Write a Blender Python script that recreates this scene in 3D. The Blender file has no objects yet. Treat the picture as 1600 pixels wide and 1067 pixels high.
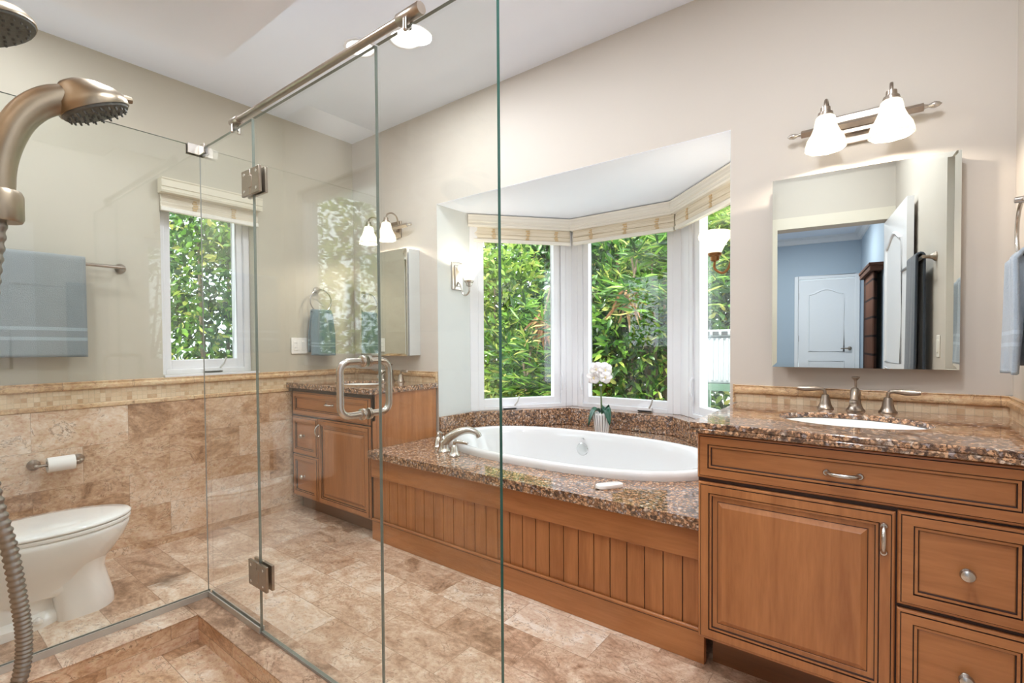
import bpy, bmesh, math, random
import numpy as np
from mathutils import Vector, Matrix
PI = math.pi
C = bpy.context.scene.collection
SC = bpy.context.scene

# ------------------------------------------------------------------ camera, world, sun, exposure
cam = bpy.data.cameras.new('camera'); camo = bpy.data.objects.new('camera', cam); C.objects.link(camo)
psi, pit, rol = math.radians(37.46), math.radians(-1.194), math.radians(-.4014)
R0 = Vector((math.cos(psi), math.sin(psi), 0)); F0 = Vector((-math.sin(psi), math.cos(psi), 0)); Zv = Vector((0, 0, 1))
Fw = F0 * math.cos(pit) + Zv * math.sin(pit); U0 = Zv * math.cos(pit) - F0 * math.sin(pit)
Rr = R0 * math.cos(rol) + U0 * math.sin(rol); Uu = U0 * math.cos(rol) - R0 * math.sin(rol)
M = Matrix((Rr, Uu, -Fw)).transposed().to_4x4(); M.translation = (0, 0, 1.16)
camo.matrix_world = M
cam.sensor_width = 36; cam.lens = 770.8 / 1600 * 36; cam.shift_y = 18.86 / 1600; cam.clip_start = .02
SC.camera = camo
SC.view_settings.view_transform = 'Standard'; SC.view_settings.look = 'None'
SC.view_settings.gamma = 1; SC.view_settings.use_curve_mapping = False
SC.view_settings.exposure = 0.24
SC.cycles.max_bounces = 10; SC.cycles.diffuse_bounces = 8; SC.cycles.glossy_bounces = 5
SC.cycles.transparent_max_bounces = 24; SC.cycles.transmission_bounces = 6
SC.cycles.sample_clamp_indirect = 6; SC.cycles.caustics_reflective = False; SC.cycles.caustics_refractive = False
world = bpy.data.worlds.new('sky'); SC.world = world; world.use_nodes = True
bg = world.node_tree.nodes['Background']; bg.inputs[0].default_value = (.86, .93, 1, 1); bg.inputs[1].default_value = 3.8
sun = bpy.data.lights.new('sun', 'SUN'); sun.energy = 8.0; sun.angle = .02; sun.color = (1, .95, .84)
suno = bpy.data.objects.new('sun', sun); C.objects.link(suno)
suno.rotation_euler = Vector((.02, .56, -1.0)).to_track_quat('-Z', 'Y').to_euler()
CAN_W = 7.0      # watts of one recessed ceiling lamp

# ------------------------------------------------------------------ helpers
def S(r, g, b):
    f = lambda c: ((c / 255 + .055) / 1.055) ** 2.4 if c > 10 else c / 255 / 12.92
    return (f(r), f(g), f(b), 1)

class NT:
    def __init__(s, name):
        s.m = bpy.data.materials.new(name); s.m.use_nodes = True; s.t = s.m.node_tree
        s.p = s.t.nodes['Principled BSDF']; s.out = s.t.nodes['Material Output']
    def link(s, a, sock):
        if hasattr(a, 'node'): s.t.links.new(a, sock)
        elif a is not None:
            try: sock.default_value = a
            except Exception: sock.default_value = a[:3]
    def n(s, typ, out=0, props=None, **inp):
        nd = s.t.nodes.new('ShaderNode' + typ)
        for k, v in (props or {}).items(): setattr(nd, k, v)
        for k, v in inp.items(): s.link(v, nd.inputs[k.replace('_', ' ')])
        return nd.outputs[out]
    def mth(s, op, a, b=None, c=None):
        nd = s.t.nodes.new('ShaderNodeMath'); nd.operation = op
        for i, v in enumerate((a, b, c)):
            if v is not None: s.link(v, nd.inputs[i])
        return nd.outputs[0]
    def mix(s, f, a, b, mode='MIX'):
        nd = s.t.nodes.new('ShaderNodeMix'); nd.data_type = 'RGBA'; nd.blend_type = mode
        s.link(f, nd.inputs[0]); s.link(a, nd.inputs[6]); s.link(b, nd.inputs[7]); return nd.outputs[2]
    def ramp(s, f, stops, interp='LINEAR'):
        nd = s.t.nodes.new('ShaderNodeValToRGB'); e = nd.color_ramp; e.interpolation = interp
        while len(e.elements) < len(stops): e.elements.new(.5)
        for el, (p, c) in zip(e.elements, stops):
            el.position = p; el.color = c if len(c) == 4 else (*c, 1)
        s.link(f, nd.inputs[0]); return nd.outputs[0]
    def pos(s): return s.n('NewGeometry')
    def xyz(s, v):
        nd = s.t.nodes.new('ShaderNodeSeparateXYZ'); s.link(v, nd.inputs[0]); return nd.outputs
    def comb(s, x, y, z):
        nd = s.t.nodes.new('ShaderNodeCombineXYZ')
        for i, v in enumerate((x, y, z)): s.link(v, nd.inputs[i])
        return nd.outputs[0]
    def bump(s, h, st, dist=.002):
        b = s.n('Bump', Height=h, Strength=st, Distance=dist); s.link(b, s.p.inputs['Normal'])
    def base(s, c, rough=.5, metal=0, **kw):
        s.link(c, s.p.inputs['Base Color']); s.link(rough, s.p.inputs['Roughness']); s.p.inputs['Metallic'].default_value = metal
        for k, v in kw.items(): s.link(v, s.p.inputs[k.replace('_', ' ')])
        return s.m

def plain(name, c, rough=.5, metal=0, var=.06, scale=30, bump=0, **kw):
    t = NT(name); p = t.pos()
    nz = t.n('TexNoise', Vector=p, Scale=scale, Detail=3.0)
    d = tuple(x * (1 - var) for x in c[:3]) + (1,); l = tuple(min(1, x * (1 + var)) for x in c[:3]) + (1,)
    if bump: t.bump(nz, bump)
    return t.base(t.mix(nz, d, l), rough, metal, **kw)

def tiles(name, plane, bw, rh, tones, offs=.5, u0=0., v0=0., grout=S(140, 114, 92), gw=.0013, vein=1., rough=.3, dark_spot=False, coat=0.):
    t = NT(name); g = t.pos(); x, y, z = t.xyz(g)
    u, v = {'xy': (x, y), 'yz': (y, z), 'xz': (x, z)}[plane]
    vv = t.mth('DIVIDE', t.mth('SUBTRACT', v, v0), rh); row = t.mth('FLOOR', vv)
    uu = t.mth('ADD', t.mth('DIVIDE', t.mth('SUBTRACT', u, u0), bw), t.mth('MULTIPLY', t.mth('FLOORED_MODULO', row, 2.), offs))
    col = t.mth('FLOOR', uu)
    wn = t.t.nodes.new('ShaderNodeTexWhiteNoise'); wn.noise_dimensions = '3D'
    t.link(t.comb(col, row, 3.7), wn.inputs['Vector']); rnd = wn.outputs['Value']
    fu = t.mth('FRACT', uu); fv = t.mth('FRACT', vv)
    eu = t.mth('MULTIPLY', t.mth('MINIMUM', fu, t.mth('SUBTRACT', 1., fu)), bw)
    ev = t.mth('MULTIPLY', t.mth('MINIMUM', fv, t.mth('SUBTRACT', 1., fv)), rh)
    edge = t.mth('LESS_THAN', t.mth('MINIMUM', eu, ev), gw)
    off = t.mth('MULTIPLY', rnd, 40.)
    nv = t.comb(t.mth('MULTIPLY', u, 1.), t.mth('MULTIPLY', v, 1.35), off)
    n1 = t.n('TexNoise', Vector=nv, Scale=6.0, Detail=10., Roughness=.66, Distortion=1.1)
    n2 = t.n('TexNoise', Vector=nv, Scale=48.0, Detail=6., Roughness=.75, Distortion=.4)
    n3 = t.n('TexNoise', Vector=nv, Scale=3.4, Detail=9., Roughness=.64, Distortion=2.4)
    c = t.ramp(t.mth('ADD', t.mth('MULTIPLY_ADD', rnd, .62, .19), t.mth('MULTIPLY', t.mth('SUBTRACT', n1, .5), 2.1 * vein)), tones)
    c = t.mix(1. * vein, c, t.ramp(n2, [(.30, (.30, .28, .26)), (.5, (.5, .5, .5)), (.7, (.66, .66, .66))]), 'OVERLAY')
    crk = t.mth('LESS_THAN', t.mth('ABSOLUTE', t.mth('SUBTRACT', n3, .5)), .006)
    c = t.mix(t.mth('MULTIPLY', t.mth('MULTIPLY', crk, t.mth('GREATER_THAN', n1, .47)), .7 * vein), c, S(112, 78, 52))
    hol = t.mth('MULTIPLY', t.mth('GREATER_THAN', n2, .655), t.mth('GREATER_THAN', n3, .54))
    c = t.mix(t.mth('MULTIPLY', hol, .55 * vein), c, S(116, 84, 60))
    lig = t.mth('MULTIPLY', t.mth('GREATER_THAN', n2, .64), t.mth('LESS_THAN', n3, .42))
    c = t.mix(t.mth('MULTIPLY', lig, .5 * vein), c, S(240, 226, 208))
    if dark_spot:  # soft dark spot on the floor beside the toilet
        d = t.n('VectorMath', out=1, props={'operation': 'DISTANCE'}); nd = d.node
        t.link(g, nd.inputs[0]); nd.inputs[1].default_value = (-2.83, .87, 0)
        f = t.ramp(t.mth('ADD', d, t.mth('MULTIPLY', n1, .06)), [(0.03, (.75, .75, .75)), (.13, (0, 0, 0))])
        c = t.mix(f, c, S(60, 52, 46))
    c = t.mix(t.mth('MULTIPLY', edge, .75), c, grout)
    t.bump(t.mth('SUBTRACT', 1., edge), .25, .001)
    return t.base(c, rough, 0, Coat_Weight=coat)

def granite(name):
    t = NT(name); g = t.pos()
    wob = t.n('TexNoise', out=1, Vector=g, Scale=60., Detail=3.)
    v = t.n('VectorMath', props={'operation': 'MULTIPLY_ADD'}); nd = v.node
    t.link(wob, nd.inputs[0]); nd.inputs[1].default_value = (.020,) * 3; t.link(g, nd.inputs[2])
    vo = t.t.nodes.new('ShaderNodeTexVoronoi'); t.link(v, vo.inputs['Vector']); vo.inputs['Scale'].default_value = 88
    cell = t.xyz(vo.outputs['Color'])[0]; dist = vo.outputs['Distance']
    n = t.n('TexNoise', Vector=g, Scale=190., Detail=4., Roughness=.7)
    n2 = t.n('TexNoise', Vector=g, Scale=14., Detail=3.)
    c = t.ramp(cell, [(0, S(50, 42, 40)), (.10, S(136, 100, 74)), (.26, S(214, 166, 126)), (.48, S(192, 148, 116)), (.66, S(162, 152, 152)), (.76, S(222, 180, 144)), (.92, S(232, 212, 194))], 'CONSTANT')
    rim = t.ramp(dist, [(.40, (0, 0, 0)), (.58, (1, 1, 1))])
    c = t.mix(t.mth('MULTIPLY', rim, .7), c, S(44, 36, 34))
    c = t.mix(t.ramp(n, [(.405, (.95, .95, .95)), (.465, (0, 0, 0))]), c, S(34, 28, 30))
    c = t.mix(t.ramp(n, [(.58, (0, 0, 0)), (.7, (.65, .65, .65))]), c, S(190, 150, 122))
    c = t.mix(t.mth('MULTIPLY', n2, .28), c, S(160, 118, 88))
    return t.base(c, .07, 0, Coat_Weight=.3)

def wood(name, axis, c1=S(189, 127, 77), c2=S(148, 91, 50), rough=.34):
    t = NT(name); x, y, z = t.xyz(t.pos())
    k = (1.2, 14., 14.) if axis == 'x' else (14., 14., 1.2)
    v = t.comb(t.mth('MULTIPLY', x, k[0]), t.mth('MULTIPLY', y, k[1]), t.mth('MULTIPLY', z, k[2]))
    n = t.n('TexNoise', Vector=v, Scale=1.6, Detail=6., Roughness=.6, Distortion=.5)
    n2 = t.n('TexNoise', Vector=v, Scale=9., Detail=4., Roughness=.6)
    f = t.mth('ADD', t.mth('MULTIPLY', n, .75), t.mth('MULTIPLY', n2, .25))
    return t.base(t.ramp(f, [(.3, c2), (.7, c1)]), rough, 0, Coat_Weight=.12, Coat_Roughness=.2)

def glass(name, tint, bump=0):
    t = NT(name); t.t.nodes.remove(t.p)
    bf = t.t.nodes.new('ShaderNodeNewGeometry').outputs['Backfacing']
    fr = t.n('Fresnel', IOR=t.mth('ADD', 1.48, t.mth('MULTIPLY', bf, 1 / 1.48 - 1.48)))
    tr = t.n('BsdfTransparent', Color=tint); gl = t.n('BsdfGlossy', Color=(1, 1, 1, 1), Roughness=0.0)
    nd = t.t.nodes.new('ShaderNodeMixShader'); t.link(fr, nd.inputs[0]); t.link(tr, nd.inputs[1]); t.link(gl, nd.inputs[2])
    t.link(nd.outputs[0], t.out.inputs[0]); return t.m

def emit(name, c, st, diff=.8, thru=0.):
    t = NT(name); w = t.n('LayerWeight', Blend=.35, out=1)
    cc = t.mix(w, c, tuple(x * .8 for x in c[:3]) + (1,))
    t.link(cc, t.p.inputs['Emission Color']); t.p.inputs['Emission Strength'].default_value = st
    t.base((diff, diff, diff * .95, 1), .3)
    if thru:
        tl = t.n('BsdfTranslucent', Color=(.9, .88, .82, 1)); nd = t.t.nodes.new('ShaderNodeMixShader'); nd.inputs[0].default_value = thru
        t.link(t.p.outputs[0], nd.inputs[1]); t.link(tl, nd.inputs[2]); t.link(nd.outputs[0], t.out.inputs[0])
    return t.m

def cloth(name, c, var=.22, scale=260):
    t = NT(name); p = t.pos()
    n = t.n('TexNoise', Vector=p, Scale=float(scale), Detail=3., Roughness=.7); n2 = t.n('TexNoise', Vector=p, Scale=14., Detail=3.)
    d = tuple(x * (1 - var) for x in c[:3]) + (1,); l = tuple(min(1, x * (1 + var)) for x in c[:3]) + (1,)
    t.bump(n, .8, .004)
    return t.base(t.mix(t.mth('ADD', t.mth('MULTIPLY', n, .7), t.mth('MULTIPLY', n2, .3)), d, l), .95, 0, Sheen_Weight=.4)

def leafmat(name, a, b, d):
    t = NT(name); g = t.t.nodes.new('ShaderNodeNewGeometry')
    c = t.ramp(g.outputs['Random Per Island'], [(0, d), (.45, a), (.85, b), (1, S(205, 200, 110))])
    t.link(c, t.p.inputs['Base Color']); t.p.inputs['Roughness'].default_value = .38
    tl = t.n('BsdfTranslucent', Color=c); nd = t.t.nodes.new('ShaderNodeMixShader'); nd.inputs[0].default_value = .38
    t.link(t.p.outputs[0], nd.inputs[1]); t.link(tl, nd.inputs[2]); t.link(nd.outputs[0], t.out.inputs[0]); return t.m

class MB:
    def __init__(s): s.v = []; s.f = []; s.mi = []; s.cur = 0; s.xf = None
    def add(s, vs, fs):
        o = len(s.v)
        s.v += [tuple(s.xf(*p)) if s.xf else tuple(p) for p in vs]
        for f in fs: s.f.append([i + o for i in f]); s.mi.append(s.cur)
        return s
    def m(s, i): s.cur = i; return s
    def box(s, x0, x1, y0, y1, z0, z1):
        return s.add([(x0, y0, z0), (x1, y0, z0), (x1, y1, z0), (x0, y1, z0), (x0, y0, z1), (x1, y0, z1), (x1, y1, z1), (x0, y1, z1)],
              [(0, 3, 2, 1), (4, 5, 6, 7), (0, 1, 5, 4), (1, 2, 6, 5), (2, 3, 7, 6), (3, 0, 4, 7)])
    def loft(s, rings, cap0=True, cap1=True, closed=False):
        n = len(rings[0]); vs = [p for r in rings for p in r]; fs = []
        L = len(rings)
        for i in range(L if closed else L - 1):
            a, b = i * n, ((i + 1) % L) * n
            for j in range(n): k = (j + 1) % n; fs.append((a + j, a + k, b + k, b + j))
        if not closed:
            if cap0: fs.append(tuple(range(n - 1, -1, -1)))
            if cap1: fs.append(tuple((L - 1) * n + j for j in range(n)))
        return s.add(vs, fs)
    def lathe(s, prof, o=(0, 0, 0), axis='z', seg=24, cap0=True, cap1=True, rib=0., nr=0, sx=1., sy=1.):
        rings = []
        for r, h in prof:
            ring = []
            for j in range(seg):
                a = 2 * PI * j / seg; rr = max(r, .0003) * (1 + rib * math.cos(nr * a))
                p, q = rr * math.cos(a) * sx, rr * math.sin(a) * sy
                ring.append({'z': (o[0] + p, o[1] + q, o[2] + h), 'y': (o[0] + p, o[1] + h, o[2] - q), 'x': (o[0] + h, o[1] + p, o[2] + q)}[axis])
            rings.append(ring)
        return s.loft(rings, cap0, cap1)
    def tube(s, pts, r, seg=12, caps=True, closed=False):
        P = [Vector(p) for p in pts]; n = len(P); rs = r if isinstance(r, (list, tuple)) else [r] * n
        T = []
        for i in range(n):
            if closed: d = P[(i + 1) % n] - P[i - 1]
            else: d = P[min(i + 1, n - 1)] - P[max(i - 1, 0)]
            T.append(d.normalized())
        up = Vector((0, 0, 1)) if abs(T[0].z) < .9 else Vector((1, 0, 0))
        N = (up - T[0] * up.dot(T[0])).normalized(); rings = []
        for i in range(n):
            N = (N - T[i] * N.dot(T[i])).normalized(); B = T[i].cross(N)
            rings.append([tuple(P[i] + (N * math.cos(2 * PI * j / seg) + B * math.sin(2 * PI * j / seg)) * rs[i]) for j in range(seg)])
        return s.loft(rings, caps, caps, closed)
    def sheet(s, grid, th=0.):
        n, k = len(grid), len(grid[0]); vs = [p for r in grid for p in r]
        return s.add(vs, [(i * k + j, i * k + j + 1, (i + 1) * k + j + 1, (i + 1) * k + j) for i in range(n - 1) for j in range(k - 1)])
    def prism(s, poly, z0, z1):
        n = len(poly); vs = [(x, y, z0) for x, y in poly] + [(x, y, z1) for x, y in poly]
        return s.add(vs, [tuple(range(n - 1, -1, -1)), tuple(range(n, 2 * n))] + [(i, (i + 1) % n, n + (i + 1) % n, n + i) for i in range(n)])
    def front(s, x0, x1, z0, z1, y, prof):            # nested mitred rings facing -y
        rings = []
        for (a, d, mi) in prof: rings.append([(x0 + a, y - d, z0 + a), (x1 - a, y - d, z0 + a), (x1 - a, y - d, z1 - a), (x0 + a, y - d, z1 - a)])
        for i in range(len(rings) - 1):
            s.cur = prof[i][2]; vs = rings[i] + rings[i + 1]
            s.add(vs, [(j, (j + 1) % 4, 4 + (j + 1) % 4, 4 + j) for j in range(4)])
        s.cur = prof[-1][2]; s.add(rings[-1], [(0, 1, 2, 3)]); s.add(rings[0], [(3, 2, 1, 0)]); return s

WL = {}     # world position of every parent
def obj(name, mb, mats, parent=None, loc=None, smooth=True, bevel=0, seg=2, solid=0, ang=35, sub=0):
    if not isinstance(mats, (list, tuple)): mats = [mats]
    V = np.array(mb.v, dtype=float)
    if parent is not None: o = np.array(WL[parent.name])
    elif loc is not None: o = np.array(loc, float)
    else:
        lo, hi = V.min(0), V.max(0); o = np.array([(lo[0] + hi[0]) / 2, (lo[1] + hi[1]) / 2, lo[2]])
    me = bpy.data.meshes.new(name); me.from_pydata([tuple(p) for p in V - o], [], mb.f)
    for m in mats: me.materials.append(m)
    if len(mats) > 1: me.polygons.foreach_set('material_index', mb.mi)
    bm = bmesh.new(); bm.from_mesh(me); bmesh.ops.remove_doubles(bm, verts=bm.verts, dist=1e-5)
    bmesh.ops.recalc_face_normals(bm, faces=bm.faces); bm.to_mesh(me); bm.free()
    if smooth:
        me.polygons.foreach_set('use_smooth', [True] * len(me.polygons)); me.set_sharp_from_angle(angle=math.radians(ang))
    ob = bpy.data.objects.new(name, me); C.objects.link(ob)
    if parent is not None: ob.parent = parent
    else: ob.location = o
    WL[ob.name] = tuple(o)
    if solid: md = ob.modifiers.new('s', 'SOLIDIFY'); md.thickness = solid; md.offset = 0
    if bevel: md = ob.modifiers.new('b', 'BEVEL'); md.width = bevel; md.segments = seg; md.limit_method = 'ANGLE'; md.angle_limit = math.radians(40); md.harden_normals = False
    if sub: md = ob.modifiers.new('u', 'SUBSURF'); md.levels = sub; md.render_levels = sub
    return ob
def tag(o, label, cat, group=None, kind=None):
    o['label'] = label; o['category'] = cat
    if group: o['group'] = group
    if kind: o['kind'] = kind
    return o
def thing(name, label, cat, loc, group=None):
    o = bpy.data.objects.new(name, None); o.empty_display_size = .1; C.objects.link(o); o.location = loc; WL[o.name] = tuple(loc)
    return tag(o, label, cat, group)
def struct(name, mb, m, parent=None, **k):
    o = obj(name, mb, m, parent, **k); o['kind'] = 'structure'; return o
def pt(name, w, loc, color, r, par=None):
    l = bpy.data.lights.new(name, 'POINT'); l.energy = w; l.color = color; l.shadow_soft_size = r
    o = bpy.data.objects.new(name, l); C.objects.link(o)
    if par is not None: o.parent = par; o.location = Vector(loc) - Vector(WL[par.name])
    else: o.location = loc
    return o
def arc(c, r, a0, a1, n, ax='yz'):
    out = []
    for i in range(n + 1):
        a = a0 + (a1 - a0) * i / n; p, q = r * math.cos(a), r * math.sin(a)
        out.append({'yz': (c[0], c[1] + p, c[2] + q), 'xz': (c[0] + p, c[1], c[2] + q), 'xy': (c[0] + p, c[1] + q, c[2])}[ax])
    return out
def bez(pts, n=24):
    P = [Vector(p) for p in pts]; out = []
    P = [P[0] * 2 - P[1]] + P + [P[-1] * 2 - P[-2]]
    segs = len(P) - 3; per = max(2, n // segs)
    for i in range(segs):
        a, b, c, d = P[i:i + 4]
        for k in range(per):
            t = k / per
            out.append(tuple(.5 * ((2 * b) + (c - a) * t + (2 * a - 5 * b + 4 * c - d) * t * t + (3 * b - a - 3 * c + d) * t ** 3)))
    out.append(tuple(P[-2])); return out

# ------------------------------------------------------------------ materials
TON = [(0, S(142, 111, 88)), (.25, S(184, 151, 126)), (.5, S(205, 178, 154)), (.75, S(224, 203, 182)), (1, S(234, 221, 206))]
TONW = [(0, S(152, 116, 86)), (.25, S(192, 156, 124)), (.5, S(212, 182, 152)), (.75, S(224, 200, 176)), (1, S(234, 217, 198))]
TONM = [(0, S(164, 126, 94)), (.2, S(196, 162, 126)), (.35, S(214, 188, 154)), (.7, S(222, 200, 168)), (1, S(230, 212, 186))]
m_floor = tiles('travertine_floor', 'xy', .392, .197, TON, u0=-1.268, v0=1.185, dark_spot=True, coat=.15)
m_pan = tiles('travertine_shower_floor', 'xy', .392, .197, TONW, u0=-1.7, v0=.25)
m_wtile = tiles('travertine_wall_yz', 'yz', .392, .197, TONW, u0=.284, v0=.0435, gw=.0007)
m_xtile = tiles('travertine_wall_xz', 'xz', .392, .197, TONW, u0=.1, v0=.0435)
m_mosyz = tiles('mosaic_yz', 'yz', .0235, .0235, TONM, 0., v0=.8605, gw=.0011, vein=.25, grout=S(196, 176, 146), rough=.45)
m_mosxz = tiles('mosaic_xz', 'xz', .0235, .0235, TONM, 0., v0=.8955, gw=.0011, vein=.25, grout=S(196, 176, 146), rough=.45)
m_curb = tiles('travertine_curb_top', 'xy', .6, .39, TON, 0., u0=-2.32, v0=.366, rough=.4)
m_rail = tiles('travertine_rail', 'yz', .30, 3., [(0, S(160, 122, 82)), (.5, S(204, 170, 130)), (1, S(220, 194, 158))], 0., rough=.35)
m_railx = tiles('travertine_rail_back', 'xz', .30, 3., [(0, S(160, 122, 82)), (.5, S(204, 170, 130)), (1, S(220, 194, 158))], 0., rough=.35)
m_paint = plain('cream_wall_paint', S(200, 192, 182), .6, var=.012, scale=6)
m_paintl = plain('cream_yellow_wall_paint', S(189, 182, 165), .6, var=.012, scale=6)
m_bay = plain('white_bay_paint', S(210, 213, 211), .55, var=.01, scale=6)
m_casing = plain('cream_door_casing', S(218, 211, 196), .45, var=.01)
m_ceil = plain('white_ceiling_paint', S(236, 242, 254), .7, var=.01, scale=5)
m_white = plain('white_window_frame', S(232, 232, 235), .35, var=.01)
m_blue = plain('blue_grey_wall_paint', S(170, 183, 196), .6, var=.012, scale=6)
m_carpet = plain('beige_bedroom_floor', S(180, 165, 145), .9, var=.1, scale=120)
m_gran = granite('brown_granite')
m_wv = wood('glazed_maple_upright', 'z'); m_wh = wood('glazed_maple_level', 'x')
m_wd = wood('glazed_maple_plinth', 'x', S(186, 126, 78), S(152, 97, 54))
m_toe = wood('shade_painted_toe_kick', 'x', S(126, 80, 46), S(94, 58, 32))  # shade of the recess painted into the maple as a darker tone
m_glaze = plain('dark_glaze_in_grooves', S(52, 26, 14), .5, var=.15)
m_nick = plain('brushed_nickel', S(198, 192, 184), .27, 1., var=.05, scale=80)
m_nickd = plain('aged_brushed_nickel', S(166, 154, 142), .3, 1., var=.1, scale=60)
m_brass = plain('antique_brass', S(150, 108, 70), .32, 1., var=.12, scale=60)
m_shw = plain('bronze_nickel_shower_finish', S(165, 153, 134), .34, 1., var=.16, scale=22)
m_chrome = plain('chrome', S(225, 225, 225), .06, 1., var=.01)
m_face = plain('grey_spray_face', S(96, 98, 94), .45, .3, var=.4, scale=150)
m_porc = plain('white_porcelain', S(242, 242, 240), .08, var=.008, Coat_Weight=.5)
m_acr = plain('white_acrylic', S(222, 222, 222), .12, var=.006, Coat_Weight=.4)
m_glass = glass('shower_glass', (.957, .972, .960, 1)); m_pane = glass('window_glass', (.965, .98, .975, 1))
m_joint = plain('pale_glass_edge', S(126, 136, 128), .15, 0., var=.1, scale=9)
m_edge = plain('green_glass_edge', S(52, 92, 84), .12, 0., var=.15, scale=9)
m_mirror = plain('mirror_silver', S(226, 230, 224), 0., 1., var=0.)
m_towel = cloth('slate_blue_terry', S(140, 147, 148)); m_band = cloth('towel_border', S(164, 174, 180), .1)
m_towel2 = cloth('light_blue_terry', S(158, 170, 182), .3); m_band2 = cloth('light_blue_towel_border', S(176, 190, 202), .1)
m_towel3 = cloth('teal_grey_terry', S(98, 116, 120)); m_band3 = cloth('teal_grey_border', S(130, 148, 152), .1)
m_dark = cloth('dark_blue_terry', S(62, 72, 88))
m_paper = plain('white_paper', S(244, 242, 238), .9, var=.02, scale=60, bump=.2)
m_plast = plain('white_plastic', S(238, 234, 226), .4, var=.01)
m_black = plain('dark_rubber', S(30, 30, 32), .6, var=.1)
m_rubber = plain('grey_seal', S(150, 152, 150), .4, var=.08)
m_chan = plain('satin_channel', S(196, 194, 188), .35, .4, var=.08)
m_hose = plain('ribbed_metal_hose', S(152, 146, 138), .38, .85, var=.12, scale=40)
m_shade = emit('lit_frosted_shade', (1, .91, .80, 1), .26, thru=.72); m_shade2 = emit('lit_frosted_cup_shade', (1, .89, .74, 1), .26, thru=.72)
m_bulb = emit('lit_bulb', (1, .95, .86, 1), 5.); m_led = emit('lit_ceiling_lamp', (1, .985, .95, 1), 4.)
m_blind = NT('cream_woven_shade')
_p = m_blind.xyz(m_blind.pos()); _w = m_blind.n('TexNoise', Vector=m_blind.comb(m_blind.mth('MULTIPLY', _p[0], 3.), m_blind.mth('MULTIPLY', _p[1], 3.), m_blind.mth('MULTIPLY', _p[2], 180.)), Scale=1., Detail=3.)
m_blind.bump(_w, .4); m_blind = m_blind.base(m_blind.ramp(_w, [(.3, S(206, 194, 172)), (.65, S(232, 224, 208))]), .8)
m_bam = plain('tan_bamboo_knots', S(206, 180, 138), .7, var=.15, scale=200)
m_val = NT('off_white_valance_wood')
_p = m_val.xyz(m_val.pos()); _w = m_val.n('TexNoise', Vector=m_val.comb(m_val.mth('MULTIPLY', _p[0], 1.5), m_val.mth('MULTIPLY', _p[1], 1.5), m_val.mth('MULTIPLY', _p[2], 90.)), Scale=1., Detail=3.)
m_val = m_val.base(m_val.ramp(_w, [(.3, S(224, 219, 208)), (.65, S(236, 232, 223))]), .5)
m_valb = plain('cream_valance', S(216, 208, 188), .5, var=.03, scale=15)
m_leaf = leafmat('green_leaves', S(64, 112, 40), S(128, 172, 62), S(22, 52, 20))
m_leaf2 = leafmat('dark_green_leaves', S(44, 92, 42), S(96, 146, 62), S(14, 40, 18))
m_leaf3 = leafmat('yellow_green_leaves', S(112, 156, 56), S(172, 200, 92), S(44, 82, 28))
m_dry = leafmat('dry_leaves', S(176, 130, 92), S(206, 160, 120), S(120, 80, 50))
m_bark = plain('bark', S(110, 95, 78), .9, var=.35, scale=40)
m_bounce_ground = plain('pale_bounce_ground', S(212, 210, 202), .95, var=.2, scale=30)  # ground kept pale so that it bounces daylight up to the ceiling
m_petal = plain('white_petal', S(244, 238, 236), .5, var=.02, Subsurface_Weight=.1)
m_stem = plain('green_stem', S(86, 104, 60), .5, var=.15)
m_gleaf = plain('deep_green_leaf', S(24, 78, 56), .3, var=.2)
m_pot = NT('white_fluted_pot'); m_pot = m_pot.base(S(232, 230, 228), .4)
m_potd = plain('grey_pot_flutes', S(120, 112, 110), .5, var=.1)
m_acu = plain('white_unit_metal', S(170, 176, 180), .45, var=.03)
m_fence = plain('green_stand_metal', S(116, 150, 124), .6, var=.1)
m_curt = NT('brown_plaid_curtain')
_p = m_curt.xyz(m_curt.pos()); _g = m_curt.mth('MAXIMUM', m_curt.mth('LESS_THAN', m_curt.mth('FRACT', m_curt.mth('MULTIPLY', _p[2], 5.)), .12), m_curt.mth('LESS_THAN', m_curt.mth('FRACT', m_curt.mth('MULTIPLY', _p[1], 9.)), .12))
m_curt = m_curt.base(m_curt.mix(_g, S(98, 62, 46), S(40, 24, 20)), .9)

# ------------------------------------------------------------------ room shell
YW, XL, XR, ZC, YB = 2.348, -3.364, .331, 2.734, -.08
W0 = .16
def holes_wall(mb, axis, c0, c1, a0, a1, z0, z1, holes):     # wall slab with rectangular openings; axis = direction it runs along
    cuts = sorted({a0, a1} | {h[0] for h in holes} | {h[1] for h in holes})
    for p, q in zip(cuts, cuts[1:]):
        hs = sorted([(h[2], h[3]) for h in holes if h[0] <= p + 1e-6 and h[1] >= q - 1e-6]); z = z0
        for lo, hi in hs + [(z1, z1)]:
            if lo > z + 1e-6: mb.box(*((c0, c1, p, q) if axis == 'y' else (p, q, c0, c1)), z, lo)
            z = max(z, hi)
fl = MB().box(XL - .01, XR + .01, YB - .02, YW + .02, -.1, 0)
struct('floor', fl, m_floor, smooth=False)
mb = MB().box(XL - W0, XR + W0, YB - W0, YW + W0, ZC, ZC + .1)
struct('ceiling', mb, m_ceil, smooth=False)
struct('ceiling_soffit', MB().box(-2.304, -.62, YB, .927, 2.35, ZC), m_ceil, smooth=False)
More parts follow.
